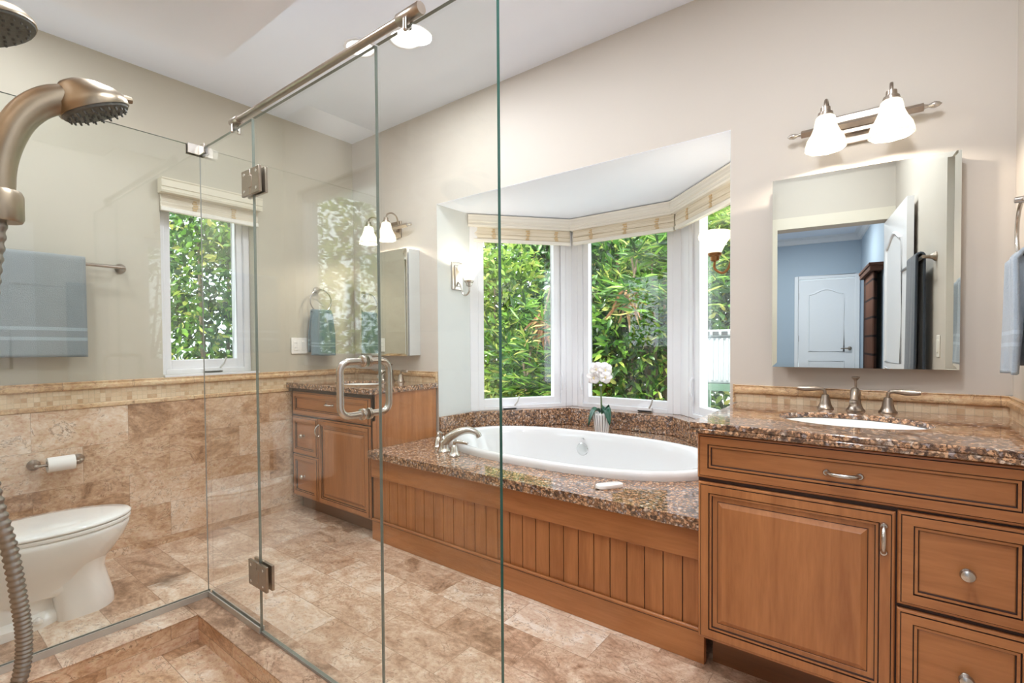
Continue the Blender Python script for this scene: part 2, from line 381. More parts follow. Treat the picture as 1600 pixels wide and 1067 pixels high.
# left wall: painted, with tiled wainscot, mosaic band and moulded rail
LW = (1.046, 1.585, .985, 2.06)
mb = MB(); holes_wall(mb, 'y', XL - W0, XL - .006, YB - W0, YW + W0, -.1, ZC, [LW])
wl = struct('wall_left', mb, m_paintl, smooth=False, loc=(XL, 1, 0))
struct('tile_wainscot', MB().box(XL - .006, XL, YB, YW, 0, .832), m_wtile, wl, smooth=False)
struct('pencil_moulding', MB().box(XL - .006, XL + .006, YB, 1.80, .832, .858), m_rail, wl, bevel=.006, seg=3)
struct('mosaic_band', MB().box(XL - .006, XL, YB, YW, .858, .932), m_mosyz, wl, smooth=False)
def rail(mb, p0, p1, n, z, h=.044):                          # moulded stone rail from p0 to p1, standing out along n
    prof = [(0, 0), (.010, 0), (.019, .006), (.022, .014), (.020, .024), (.012, .028), (.011, .034), (.014, .038), (.013, h), (0, h)]
    rings = [[(p[0] + n[0] * a, p[1] + n[1] * a, z + b) for a, b in prof] for p in (p0, p1)]
    mb.loft(rings)
r1 = MB(); rail(r1, (XL - .003, YB), (XL - .003, YW), (1, 0), .931)
struct('chair_rail', r1, m_rail, wl)
# back wall
BX0, BX1, ZS = -2.43, -.567, 2.10
mb = MB(); holes_wall(mb, 'x', YW, YW + W0, XL - W0, XR + W0, -.1, ZC, [(BX0, BX1, -.1, ZS)])
wb = struct('wall_back', mb, m_paint, smooth=False)
for x0, x1, nm in ((XL, BX0 - .012, 0), (-.548, XR, 1)):
    b = MB(); rail(b, (x0, YW + .002), (x1, YW + .002), (0, -1), .930, .04)
    struct('splash_rail', b, m_railx, wb)
    struct('splash_mosaic', MB().box(x0, x1, YW - .008, YW + .002, .892, .931), m_mosxz, wb, smooth=False)
struct('splash_end_cap', MB().box(-.553, -.546, YW - .016, YW + .002, .892, .972), m_railx, wb, smooth=False)
struct('splash_end_cap', MB().box(BX0 - .013, BX0 - .006, YW - .016, YW + .002, .892, .972), m_railx, wb, smooth=False)
# right wall with one narrow window
RW = (1.40, 1.60, .98, 2.06)
mb = MB(); holes_wall(mb, 'y', XR, XR + W0, YB - W0, YW + W0, -.1, ZC, [RW])
wr = struct('wall_right', mb, m_paint, smooth=False)
b = MB(); rail(b, (XR + .002, 1.64), (XR + .002, YW), (-1, 0), .930, .04); struct('splash_rail', b, m_rail, wr)
struct('splash_mosaic', MB().box(XR - .008, XR + .002, 1.64, YW, .892, .931), m_mosyz, wr, smooth=False)
# wall behind the camera: window over the toilet, doorway to the bedroom
SW = (-3.22, -2.34, 1.02, 2.20); DW = (-.53, .285, -.1, 2.07)
mb = MB(); holes_wall(mb, 'x', YB - W0 + .02, YB, XL - W0, XR + W0, -.1, ZC, [SW, DW])
struct('wall_front', mb, m_paint, smooth=False)
struct('trim_1', MB().box(-.62, -.53, YB, YB + .016, 0, 2.16).box(-.53, .285, YB, YB + .016, 2.07, 2.16).box(-.62, -.53, YB - W0, YB - W0 + .02, 0, 2.16).box(.285, XR - .001, YB, YB + .016, 0, 2.16), m_casing, smooth=False)
struct('wall_shower', MB().box(-2.277, -.66, YB, YB + .012, .0, ZC), m_xtile, smooth=False)
# bay: returns, bottom and top walls, soffit
Bp, Cp, Dp, Ep = (-2.43, 2.67), (-1.985, 3.37), (-1.13, 3.37), (-.567, 2.807)
mb = MB(); mb.box(BX0 - .14, BX0 + .0015, YW + .0005, Bp[1] + .02, -.1, ZS); mb.box(BX1 - .0015, BX1 + .14, YW + .0005, Ep[1] + .02, -.1, ZS)
def offs(p, q, d):                                           # outward offset of segment p-q (bay runs left to right)
    dx, dy = q[0] - p[0], q[1] - p[1]; L = math.hypot(dx, dy); return (-dy / L * d, dx / L * d)
for p, q in ((Bp, Cp), (Cp, Dp), (Dp, Ep)):
    ox, oy = offs(p, q, .12); poly = [p, q, (q[0] + ox, q[1] + oy), (p[0] + ox, p[1] + oy)]
    mb.prism(poly, -.1, .66); mb.prism(poly, 2.0, ZS + .05)
struct('wall_bay', mb, m_bay, smooth=False)
mb = MB().prism([(BX0 - .14, YW + .0005), (BX1 + .14, YW + .0005), (BX1 + .14, Ep[1]), (Dp[0] + .08, 3.53), (Cp[0] - .08, 3.53), (BX0 - .14, Bp[1])], ZS - .0015, ZS + .3)
struct('ceiling_bay', mb, m_ceil, smooth=False)

# ------------------------------------------------------------------ windows
nwin = [0]
def window(p0, p1, s0, s1, g0, g1, z0, z1, gz0, gz1, crank=None, rec=0., post=None, levers=()):
    nwin[0] += 1; L = math.hypot(p1[0] - p0[0], p1[1] - p0[1]); dx, dy = (p1[0] - p0[0]) / L, (p1[1] - p0[1]) / L
    ox, oy = -dy, dx                                         # outward
    def xf(s, o, z): return (p0[0] + dx * s + ox * (o + rec), p0[1] + dy * s + oy * (o + rec), z)
    def B(): b = MB(); b.xf = xf; return b
    fw = .042; f = B(); a0, a1, b0, b1 = s0, s1, z0, z1
    for (c0, c1, d0, d1) in ((a0, a0 + fw, b0, b1), (a1 - fw, a1, b0, b1), (a0 + fw, a1 - fw, b0, b0 + .03), (a0 + fw, a1 - fw, b1 - .03, b1)): f.box(c0, c1, 0, .09, d0, d1)
    root = struct('window_%d' % nwin[0], f, m_white, loc=(*xf(s0, 0, z0)[:2], z0), bevel=.003)
    sh = B(); e = .012
    for (c0, c1, d0, d1) in ((a0 + fw, g0, b0 + .03, b1 - .03), (g1, a1 - fw, b0 + .03, b1 - .03), (g0, g1, b0 + .03, gz0), (g0, g1, gz1, b1 - .03)):
        if c1 > c0 + .002 and d1 > d0 + .002: sh.box(c0, c1, e, .07, d0, d1)
    struct('window_sash', sh, m_white, root, bevel=.004)
    struct('window_pane', B().box(g0 - .005, g1 + .005, .04, .046, gz0 - .005, gz1 + .005), m_pane, root, smooth=False)
    if post:
        for c0, c1 in post: struct('window_post', B().box(c0, c1, -.004, .1, z0, z1), m_white, root, bevel=.004)
    if crank:
        k = B(); c = crank; k.box(c - .055, c + .055, -.022, 0, z0 + .012, z0 + .034); k.m(1).box(c - .05, c + .05, -.024, -.004, z0 + .005, z0 + .012)
        h = B(); h.tube([(c + .035, -.02, z0 + .03), (c + .055, -.03, z0 + .06), (c + .068, -.035, z0 + .1)], .0055, 8); 
        kk = struct('crank_housing', k, [m_white, m_black], root, bevel=.003); struct('crank_arm', h, m_chan, root)
    for sl in levers:
        lv = B(); lv.tube(bez([(sl, -.002, .93), (sl, -.018, .90), (sl, -.022, .84), (sl, -.010, .795)], 12), .007, 8); lv.box(sl - .009, sl + .009, -.01, 0, .77, .80)
        struct('sash_lever', lv, m_white, root)
    return root
ZW0, ZW1 = .663, 2.02
window(Bp, Cp, .062, .775, .090, .677, ZW0, ZW1, .745, 1.97, crank=.30, levers=(.735,), post=((0, .062), (.775, .829)))
window(Cp, Dp, .050, .800, .134, .757, ZW0, ZW1, .745, 1.97, crank=.60, levers=(.085,), post=((0, .05), (.80, .855)))
window(Dp, Ep, .110, .70, .222, .62, ZW0, ZW1, .745, 1.97, levers=(.165,), post=((0, .11), (.70, .796)))
window((XL - .09, LW[0]), (XL - .09, LW[1]), 0, LW[1] - LW[0], .075, .455, LW[2], LW[3], 1.072, 1.99, crank=.30)
window((SW[1], YB - .05), (SW[0], YB - .05), 0, SW[1] - SW[0], .07, SW[1] - SW[0] - .07, SW[2], SW[3], SW[2] + .08, SW[3] - .07)
window((XR + .06, RW[1]), (XR + .06, RW[0]), 0, .20, .05, .15, RW[2], RW[3], RW[2] + .07, RW[3] - .06)
struct('trim_2', MB().box(XL - .02, XL + .012, LW[0] + .005, LW[1] + .005, .975, .987), m_white, smooth=False)

# ------------------------------------------------------------------ blinds
def blind(label, p0, p1, zt, vh, zb, vd, rec, mv, sidx=(.02, .02), knots=(.2, .55, .85)):
    L = math.hypot(p1[0] - p0[0], p1[1] - p0[1]); dx, dy = (p1[0] - p0[0]) / L, (p1[1] - p0[1]) / L; ox, oy = -dy, dx
    def xf(s, o, z): return (p0[0] + dx * s - ox * o, p0[1] + dy * s - oy * o, z)     # o = towards the room
    def B(): b = MB(); b.xf = xf; return b
    root = thing('roman_shade', label, 'blind', (*xf(L / 2, 0, 0)[:2], zb), 'roman shades over the windows')
    v = B(); prof = [(-vd, 0), (0, 0), (.004, .012), (0, .016), (0, .03), (.005, .034), (.005, vh - .012), (.009, vh - .006), (.009, vh), (-vd, vh)]
    v.loft([[(s, a, zt - vh + b) for a, b in prof] for s in (0, L)])
    obj('valance', v, mv, root, ang=25)
    s0, s1 = sidx[0], L - sidx[1]; z1 = zt - vh + .01; g = B()
    zs = [z1, z1 - .02, z1 - .045, (z1 + zb) / 2, zb + .045, zb + .022]
    g.loft([[(s, -rec - .03 , z) for z in (z1, zb)] + [(s, -rec + .006 * (i % 2), z) for i, z in enumerate([zb, zb + .02, zb + .024, zb + .05, zb + .054, (zb + z1) / 2, z1])] for s in (s0, s1)])
    sh = obj('shade', g, m_blind, root, ang=25)
    for q in knots:
        k = B(); c = s0 + (s1 - s0) * q
        for i in range(5): k.box(c - .012 + .004 * math.sin(3 * i + q * 9), c + .012 + .004 * math.cos(5 * i + q * 7), -rec + .004, -rec + .0085, zb + .024 + i * (z1 - zb - .04) / 5, zb + .024 + (i + .7) * (z1 - zb - .04) / 5)
        obj('bamboo_knot', k, m_bam, sh, smooth=False)
    obj('hem_bar', B().box(s0, s1, -rec - .004, -rec + .010, zb - .004, zb + .02), m_val, sh, bevel=.003)
    return root
blind('off white shade at the left bay window beside the lit nickel sconce', (-2.42, 2.648), (-1.93, 3.25), 2.092, .083, 1.905, .10, .028, m_val, (.045, -.01))
blind('off white shade over the middle bay window behind the orchid', (-1.93, 3.25), (-1.158, 3.25), 2.092, .083, 1.905, .10, .028, m_val, (.01, -.012))
blind('off white shade over the right bay window above the second sconce', (-1.158, 3.25), (-.58, 2.672), 2.092, .083, 1.905, .10, .028, m_val, (.016, 0))
blind('cream shade over the single window on the wall with the toilet roll', (XL + .06, 1.036), (XL + .06, 1.607), 2.125, .082, 1.95, .062, .055, m_valb, (.012, .006), (.32, .72))

# ------------------------------------------------------------------ cabinets
W_, G_, H_ = 0, 1, 2
def prof_common(t): return [(0, 0, t), (0, .010, t), (.003, .0145, t), (.0076, .0150, G_), (.0081, .0125, G_), (.0092, .0125, G_), (.0098, .0180, t), (.0338, .0180, G_), (.0344, .0125, G_), (.0362, .0125, t), (.0370, .0155, t), (.0432, .0155, G_), (.0438, .0100, G_), (.0456, .0090, t)]
def cab_front(name, x0, x1, z0, z1, y, parent, raised=False, horiz=False):
    t = H_ if horiz else W_
    pr = prof_common(t)
    if raised: pr += [(.058, .0090, t), (.0595, .0080, G_), (.0615, .0085, t), (.0745, .0150, t), (.0765, .0158, t)]
    else: pr += [(.0475, .0100, t)]
    return obj(name, MB().front(x0, x1, z0, z1, y, pr), [m_wv, m_glaze, m_wh], parent, smooth=False)
def knob(parent, x, y, z):
    mb = MB().lathe([(.009, 0), (.009, -.003), (.0055, -.006), (.0055, -.012), (.011, -.016), (.0155, -.021), (.0165, -.024), (.0150, -.027), (.0155, -.029), (.0135, -.033), (.007, -.036), (.0, -.0365)], (x, y, z), 'y', 20)
    return obj('knob', mb, m_nick, parent)
def pull(name, parent, x, y, z, L, vert=False):
    b = []
    for i in range(17):
        t = -1 + 2 * i / 16; o = .024 * (1 - abs(t) ** 3.2) + .002; s = t * L / 2
        b.append((x, y - o, z + s) if vert else (x + s, y - o, z))
    r = [.0075 - .0022 * (1 - abs(-1 + 2 * i / 16) ** 2) + .001 * math.cos(PI * (-1 + 2 * i / 16)) for i in range(17)]
    mb = MB().tube(b, r, 12)
    for sg in (-1, 1):
        c = (x, y, z + sg * L / 2) if vert else (x + sg * L / 2, y, z)
        mb.lathe([(.0095, 0), (.0095, -.004), (.0075, -.007), (.0, -.0075)], c, 'y', 14)
    return obj(name, mb, m_nick, parent)
def vanity(label, x0, x1, yf, zb, zt, toe):
    yc = yf + .018
    v = thing('vanity_cabinet', label, 'cabinet', ((x0 + x1) / 2, (yc + YW) / 2, 0))
    c = MB().box(x0, x1, yc, YW - .012, zb, .70).box(x0, x1, yc, yc + .018, .70, zt).box(x0, x0 + .018, yc, YW - .012, .70, zt).box(x1 - .018, x1, yc, YW - .012, .70, zt); c.m(1).box(x0 + .002, x1 - .002, yc - .0025, yc, zb + .004, zt - .004)
    obj('cabinet_body', c, [m_wv, m_glaze], v, smooth=False)
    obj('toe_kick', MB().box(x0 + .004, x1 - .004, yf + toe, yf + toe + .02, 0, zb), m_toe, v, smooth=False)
    return v, yc
# right vanity
vR, yc = vanity('large maple vanity cabinet below the frameless wall mirror', -.507, .329, 1.669, .168, .862, .175)
td = cab_front('top_drawer', -.507, .290, .711, .858, yc, vR, horiz=True); pull('handle', td, -.1035, yc - .010, .781, .080)
dr = cab_front('door', -.504, .0155, .176, .698, yc, vR, raised=True); pull('handle', dr, -.0095, yc - .018, .621, .072, True)
d1 = cab_front('drawer', .0195, .292, .452, .704, yc, vR, horiz=True); knob(d1, .158, yc - .010, .574)
d2 = cab_front('drawer', .0195, .292, .176, .441, yc, vR, horiz=True); knob(d2, .158, yc - .010, .307)
obj('end_stile', MB().box(.295, .329, yc - .012, yc, .172, .86), m_wv, vR, bevel=.003)
# left vanity
vL, yl = vanity('smaller maple vanity cabinet seen through the shower glass', XL + .008, -2.442, 1.800, .105, .862, .085)
td = cab_front('top_drawer', -3.322, -2.455, .676, .835, yl, vL, horiz=True); pull('handle', td, -2.876, yl - .010, .768, .080)
dr = cab_front('door', -3.008, -2.455, .112, .667, yl, vL, raised=True); pull('handle', dr, -2.992, yl - .018, .590, .072, True)
d1 = cab_front('drawer', -3.326, -3.020, .405, .664, yl, vL, horiz=True); knob(d1, -3.19, yl - .010, .535)
d2 = cab_front('drawer', -3.326, -3.020, .112, .397, yl, vL, horiz=True); knob(d2, -3.19, yl - .010, .255)
obj('side_edge', MB().box(-2.4415, -2.4405, yl + .03, YW - .02, .12, .85), m_wv, vL, smooth=False)

# ------------------------------------------------------------------ stone tops with oval cut-outs
def plate_hole(mb, poly, c, a, b, z0, z1, n=72, ex=2.0):
    def hit(t):                                              # ray from c to the outline
        d = (math.cos(t), math.sin(t)); best = 1e9
        for (x1, y1), (x2, y2) in zip(poly, poly[1:] + poly[:1]):
            ex_, ey_ = x2 - x1, y2 - y1; den = d[0] * ey_ - d[1] * ex_
            if abs(den) < 1e-9: continue
            s = ((x1 - c[0]) * ey_ - (y1 - c[1]) * ex_) / den; u = ((x1 - c[0]) * d[1] - (y1 - c[1]) * d[0]) / den
            if s > 0 and -1e-6 <= u <= 1 + 1e-6: best = min(best, s)
        return (c[0] + d[0] * best, c[1] + d[1] * best)
    ang = sorted(set([round(2 * PI * i / n, 5) for i in range(n)] + [round(math.atan2(y - c[1], x - c[0]) % (2 * PI), 5) for x, y in poly]))
    def ell(t):
        ct, st = math.cos(t), math.sin(t); r = (abs(ct / a) ** ex + abs(st / b) ** ex) ** (-1 / ex); return (c[0] + ct * r, c[1] + st * r)
    O = [hit(t) for t in ang]; I = [ell(t) for t in ang]; k = len(ang)
    vs = [(*p, z1) for p in O] + [(*p, z1) for p in I] + [(*p, z0) for p in O] + [(*p, z0) for p in I]; fs = []
    for i in range(k):
        j = (i + 1) % k
        fs += [(i, j, k + j, k + i), (2 * k + j, 2 * k + i, 3 * k + i, 3 * k + j), (i, 2 * k + i, 2 * k + j, j), (k + j, 3 * k + j, 3 * k + i, k + i)]
    mb.add(vs, fs); return mb
def counter(label, x0, x1, y0, sc, sa, sb):
    poly = [(x0, y0), (x1, y0), (x1, YW - .010), (x0, YW - .010)]
    mb = plate_hole(MB(), poly, sc, sa, sb, .878, .897); mb.box(x0, x1, y0, y0 + .03, .862, .8785).box(x0 if x0 > -3 else x1 - .03, x0 + .03 if x0 > -3 else x1, y0 + .03, YW - .010, .862, .8785)
    o = obj('countertop', mb, m_gran, bevel=.008, seg=3)
    return tag(o, label, 'countertop')
counter('brown granite countertop on the large vanity cabinet', -.525, XR - .001, 1.645, (-.10, 1.985), 0.212, .160)
counter('brown granite countertop on the smaller vanity cabinet', XL + .001, -2.425, 1.780, (-2.88, 2.06), 0.212, .160)
def basin(label, sc, a, b):
    rings = []
    for k, z in ((1.04, .8775), (1.0, .8770), (.985, .866), (.95, .83), (.85, .785), (.6, .752), (.2, .740), (.12, .738)):
        rings.append([(sc[0] + a * k * math.cos(2 * PI * i / 48), sc[1] + b * k * math.sin(2 * PI * i / 48), z) for i in range(48)])
    s = thing('sink_basin', label, 'sink', (*sc, .735), 'undermount oval sinks')
    obj('bowl', MB().loft(rings, False, True), m_porc, s)
    obj('drain', MB().lathe([(.022, .736), (.020, .740), (.012, .741), (.011, .738), (.002, .738)], (*sc, 0)), m_chrome, s)
    obj('overflow_cap', MB().lathe([(.016, 0), (.014, -.003), (.009, -.0035)], (sc[0], sc[1] + b * .955 - .004, .835), 'y', 16), m_chrome, s)
basin('white oval basin sunk in the granite under the frameless mirror', (-.10, 1.985), 0.212, .160)
basin('white oval basin sunk in the granite beside the mirror cabinet', (-2.88, 2.06), 0.212, .160)
def faucet(label, xc, yc, zc=.8965):
    f = thing('sink_faucet', label, 'faucet', (xc, yc, zc), 'widespread basin faucets')
    b = MB().lathe([(.031, 0), (.031, .004), (.027, .008), (.022, .016), (.017, .034), (.0155, .05), (.017, .06), (.017, .07), (.012, .082), (.006, .088), (.0, .089)], (xc, yc, zc), 'z', 28)
    P = bez([(xc, yc, zc + .052), (xc, yc - .035, zc + .078), (xc, yc - .075, zc + .072), (xc, yc - .105, zc + .045)], 16)
    b.tube(P, [.016 - .004 * i / (len(P) - 1) for i in range(len(P))], 16)
    b.lathe([(.0125, 0), (.0145, -.006), (.0145, -.016), (.0118, -.020)], (xc, yc - .105, zc + .050), 'z', 18)
    obj('spout', b, m_nickd, f)
    obj('lift_rod', MB().lathe([(.004, .085), (.004, .112), (.006, .116), (.013, .124), (.013, .128), (.005, .130)], (xc, yc + .004, zc), 'z', 14), m_nickd, f)
    for sg in (-1, 1):
        x = xc + sg * .097
        h = MB().lathe([(.029, 0), (.029, .004), (.024, .009), (.019, .022), (.0145, .046), (.0125, .054), (.009, .056), (.0, .057)], (x, yc + .008, zc), 'z', 24)
        P = bez([(x, yc + .008, zc + .052), (x + sg * .004, yc + .006, zc + .074), (x + sg * .022, yc, zc + .079), (x + sg * .06, yc - .008, zc + .077), (x + sg * .092, yc - .014, zc + .079)], 20)
        n = len(P) - 1; h.tube(P, [.0062 + .0042 * max(0, math.sin(PI * (i / n - .45) / .6)) for i in range(n + 1)], 14)
        obj('faucet_handle', h, m_nickd, f)
faucet('nickel faucet with two lever handles below the frameless mirror', -.1015, 2.255)
faucet('nickel faucet with two lever handles behind the shower door handle', -2.80, 2.245)

# ------------------------------------------------------------------ tub, deck, apron
TC, TA, TB, TX = (-1.475, 2.455), .845, .445, 2.35
ins = .012
dpoly = [(BX0 + .001, 1.768), (-.509, 1.768), (-.509, YW - .012), (BX1 - .001, YW - .012), (BX1 - .001, 2.79), (Dp[0] + .0, 3.36), (Cp[0], 3.36), (BX0 + .001, 2.66)]
dk = obj('tub_deck', plate_hole(MB(), dpoly, TC, TA * .93, TB * .9, .494, .536, 96, TX), m_gran, bevel=.012, seg=4)
tag(dk, 'brown granite deck around the white bathtub', 'tub deck')
bs = thing('granite_upstand', 'granite upstand and ledge under the bay windows behind the tub', 'ledge', (-1.5, 3.2, .536))
fr = [(BX0 + .02, YW), (BX0 + .02, 2.665), (-1.955, 3.255), (-1.150, 3.255), (BX1 - .02, 2.672), (BX1 - .02, YW)]
bk = [(BX0 + .001, YW), (BX0 + .001, 2.674), (-1.987, 3.372), (-1.128, 3.372), (BX1 - .001, 2.809), (BX1 - .001, YW)]
for i in range(5):
    obj('ledge_slab', MB().prism([fr[i], fr[i + 1], bk[i + 1], bk[i]], .5365, .6635), m_gran, bs, bevel=.004)
ap = thing('tub_apron', 'maple beadboard panel below the granite tub deck', 'panel', (-1.47, 1.83, 0))
mb = MB().box(-2.4395, -.508, 1.800, 1.822, .374, .4938); obj('top_rail', mb, m_wh, ap, bevel=.003)
mb = MB(); x = -2.4395 + .012; xs = []
g = -.604 - .0735 * 26
while g < -.5: xs.append(g); g += .0735
xs = [q for q in xs if q > -2.43]; edges = [-2.4395] + xs + [-.508]
for p, q in zip(edges, edges[1:]):
    mb.m(0).box(p + .0022, q - .0022, 1.8175, 1.83, .118, .376); mb.m(1).box(q - .0022, q + .0022, 1.8215, 1.83, .118, .376)
obj('beadboard', mb, [m_wv, m_glaze], ap, smooth=False)
obj('base_board', MB().box(-2.4395, -.522, 1.804, 1.83, 0, .112), m_wd, ap, bevel=.002)
b = MB(); b.tube([(-2.4395, 1.808, .1195), (-.522, 1.808, .1195)], .0075, 12); b.m(1).box(-2.4395, -.522, 1.8035, 1.815, .1115, .1135)
obj('bead_moulding', b, [m_wh, m_glaze], ap)
tb = thing('bathtub', 'white oval bathtub sunk in the granite deck under the bay windows', 'bathtub', (*TC, .13))
def sup(k, z, da=0., n=96, kx=1., cx=0.):
    out = []
    for i in range(n):
        t = 2 * PI * i / n; ct, st = math.cos(t), math.sin(t); r = (abs(ct / (TA * k * kx)) ** TX + abs(st / (TB * k)) ** TX) ** (-1 / TX)
        out.append((TC[0] + cx + ct * r, TC[1] + st * r, z))
    return out
rings = [sup(1.0, .5362), sup(1.004, .553), sup(1.0, .568), sup(.985, .5765), sup(.955, .578), sup(.925, .574), sup(.905, .562), sup(.89, .53), sup(.86, .44, kx=.985), sup(.80, .27, kx=.95), sup(.72, .18, kx=.93), sup(.55, .142, kx=.93), sup(.2, .134)]
obj('tub_shell', MB().loft(rings, False, True), m_acr, tb, ang=60)
obj('overflow_plate', MB().lathe([(.042, 0), (.042, -.006), (.038, -.011), (.016, -.013), (.0, -.013)], (-1.597, TC[1] + TB * .868 - .001, .462), 'y', 28), m_chrome, tb)
obj('overflow_screw', MB().lathe([(.006, 0), (.006, -.006), (.0, -.007)], (-1.597, TC[1] + TB * .868 + .006, .530), 'y', 12), m_chrome, tb)
tf = thing('tub_faucet', 'nickel tub spout with two levers on the deck corner', 'faucet', (-2.06, 2.03, .536))
zt = .5365
P0 = Vector((-2.049, 2.02, zt)); dv = Vector((.80, .60, 0)).normalized()
def along(s, h): p = P0 + dv * s; return (p.x, p.y, zt + h)
b = MB().lathe([(.042, 0), (.042, .005), (.036, .010), (.030, .03), (.026, .06), (.024, .078), (.012, .09), (.0, .092)], tuple(P0), 'z', 28)
P = bez([along(-.004, .045), along(.03, .082), along(.09, .112), along(.145, .122), along(.19, .105), along(.205, .082)], 30)
n = len(P) - 1; b.tube(P, [.030 - .013 * min(1, i / n * 1.25) for i in range(n + 1)], 18)
obj('spout', b, m_nick, tf)
obj('lift_knob', MB().lathe([(.006, .07), (.005, .098), (.011, .104), (.012, .110), (.0, .114)], along(-.018, -.002), 'z', 16), m_nick, tf)
for (hx, hy, ex, ey) in ((-1.922, 1.972, .085, .02), (-2.168, 2.085, -.03, .06)):
    h = MB().lathe([(.034, 0), (.034, .005), (.028, .010), (.021, .030), (.016, .054), (.010, .062), (.0, .063)], (hx, hy, zt), 'z', 24)
    P = bez([(hx, hy, zt + .055), (hx + ex * .1, hy + ey * .1, zt + .078), (hx + ex * .5, hy + ey * .5, zt + .080), (hx + ex, hy + ey, zt + .074)], 16)
    n = len(P) - 1; h.tube(P, [.007 + .004 * math.sin(PI * i / n) for i in range(n + 1)], 12)
    obj('faucet_handle', h, m_nick, tf)
# soap dish on the deck
mb = MB(); rings = []
for k, z in ((.90, .5365), (1, .5405), (1, .5500), (.97, .5535), (.90, .5545)):
    rings.append([( -.953 + .062 * k * math.copysign(abs(math.cos(t)) ** .6, math.cos(t)) * .55 - .03 * k * math.copysign(abs(math.sin(t)) ** .6, math.sin(t)) * .75,
                    1.925 + .062 * k * math.copysign(abs(math.cos(t)) ** .6, math.cos(t)) * .83 + .03 * k * math.copysign(abs(math.sin(t)) ** .6, math.sin(t)) * .45, z) for t in [2 * PI * i / 40 for i in range(40)]])
tag(obj('soap_bar', mb.loft(rings), m_porc), 'small white soap block on the granite deck in front of the tub', 'soap')
# orchid
oc = (-1.578, 3.075); oz = .5365
og = thing('potted_orchid', 'white orchid in a fluted pot on the ledge behind the tub', 'plant', (*oc, oz))
mb = MB()
N = 72
for (r, z) in ():
    pass
rings = [[(oc[0] + r * (1 + .035 * (1 if (j // 2) % 2 else -1)) * math.cos(2 * PI * j / N), oc[1] + r * (1 + .035 * (1 if (j // 2) % 2 else -1)) * math.sin(2 * PI * j / N), oz + z) for j in range(N)] for r, z in ((.042, 0), (.044, .006), (.062, .135), (.060, .14), (.052, .138), (.05, .12))]
mb.loft(rings)
for i, f in enumerate(mb.f):
    pass
po = obj('pot', mb, m_pot, og, ang=20)
fl_ = MB()
for j in range(18):
    a = 2 * PI * (j * 4 + 1) / N; ca, sa = math.cos(a), math.sin(a); w = .0036
    q = lambda r, z, s: (oc[0] + r * ca - s * w * sa, oc[1] + r * sa + s * w * ca, oz + z)
    fl_.add([q(.0432, .012, -1), q(.0432, .012, 1), q(.0600, .128, 1), q(.0600, .128, -1)], [(0, 1, 2, 3)])
obj('flute_lines', fl_, m_potd, po, smooth=False)
def bigleaf(a, L, w, lift, droop):
    g = []
    for i in range(13):
        t = i / 12; r = .012 + L * t; z = .135 + lift * math.sin(PI * min(1, t * .9)) - droop * t * t; ww = w * math.sin(PI * min(.999, (t * .86 + .10))) ** .7
        g.append([(oc[0] + r * math.cos(a) - s * ww * math.sin(a), oc[1] + r * math.sin(a) + s * ww * math.cos(a), oz + z + .02 * abs(s) ** 1.5) for s in (-1, -.5, 0, .5, 1)])
    return obj('leaf', MB().sheet(g), m_gleaf, og, solid=.003)
bigleaf(-2.3, .085, .040, .040, .10); bigleaf(-.5, .08, .034, .045, .085); bigleaf(1.5, .07, .03, .05, .05)
sp = bez([(oc[0], oc[1], oz + .12), (oc[0] - .004, oc[1], oz + .24), (oc[0] - .008, oc[1], oz + .36), (oc[0] + .004, oc[1] - .02, oz + .44), (oc[0] + .03, oc[1] - .03, oz + .465)], 24)
obj('stem', MB().tube(sp, .0055, 8), m_stem, og)
obj('stem_clip', MB().lathe([(.010, 0), (.011, .004), (.010, .012)], (oc[0] - .007, oc[1], oz + .325), 'z', 12), m_white, og)
random.seed(4)
for (fx, fy, fz, s, tw) in ((-.047, -.03, .385, .048, .3), (-.022, -.035, .445, .050, .9), (.045, -.035, .442, .050, .1), (.052, -.045, .392, .046, .6), (.012, -.03, .425, .042, 1.3)):
    f = MB(); c = Vector((oc[0] + fx, oc[1] + fy, oz + fz)); nd = Vector((.45 + .2 * math.sin(tw * 7), -.85, .1)).normalized(); ux = nd.cross(Vector((0, 0, 1))).normalized(); uy = ux.cross(nd)
    for k in range(5):
        a = tw + 2 * PI * k / 5; w = .62 if k % 2 else .46; g = []
        for i in range(6):
            t = i / 5; r = s * t; ww = s * w * math.sin(PI * (t * .82 + .1)) ** .8; row = []
            for q in (-1, -.4, .4, 1):
                p = c + (ux * math.cos(a) + uy * math.sin(a)) * r + (uy * math.cos(a) - ux * math.sin(a)) * ww * q + nd * (.010 * math.sin(PI * t) + .006 * q * q - .012 * t)
                row.append(tuple(p))
            g.append(row)
        f.sheet(g)
    fo = obj('flower', f, m_petal, og, solid=.0012)
    lp = MB().tube([tuple(c), tuple(c + nd * .010 - uy * .004), tuple(c + nd * .014 - uy * .014)], [.004, .006, .003], 8)
    obj('flower_lip', lp, plain('flower_lip_%d' % int(tw * 10), S(226, 206, 150), .5), fo)
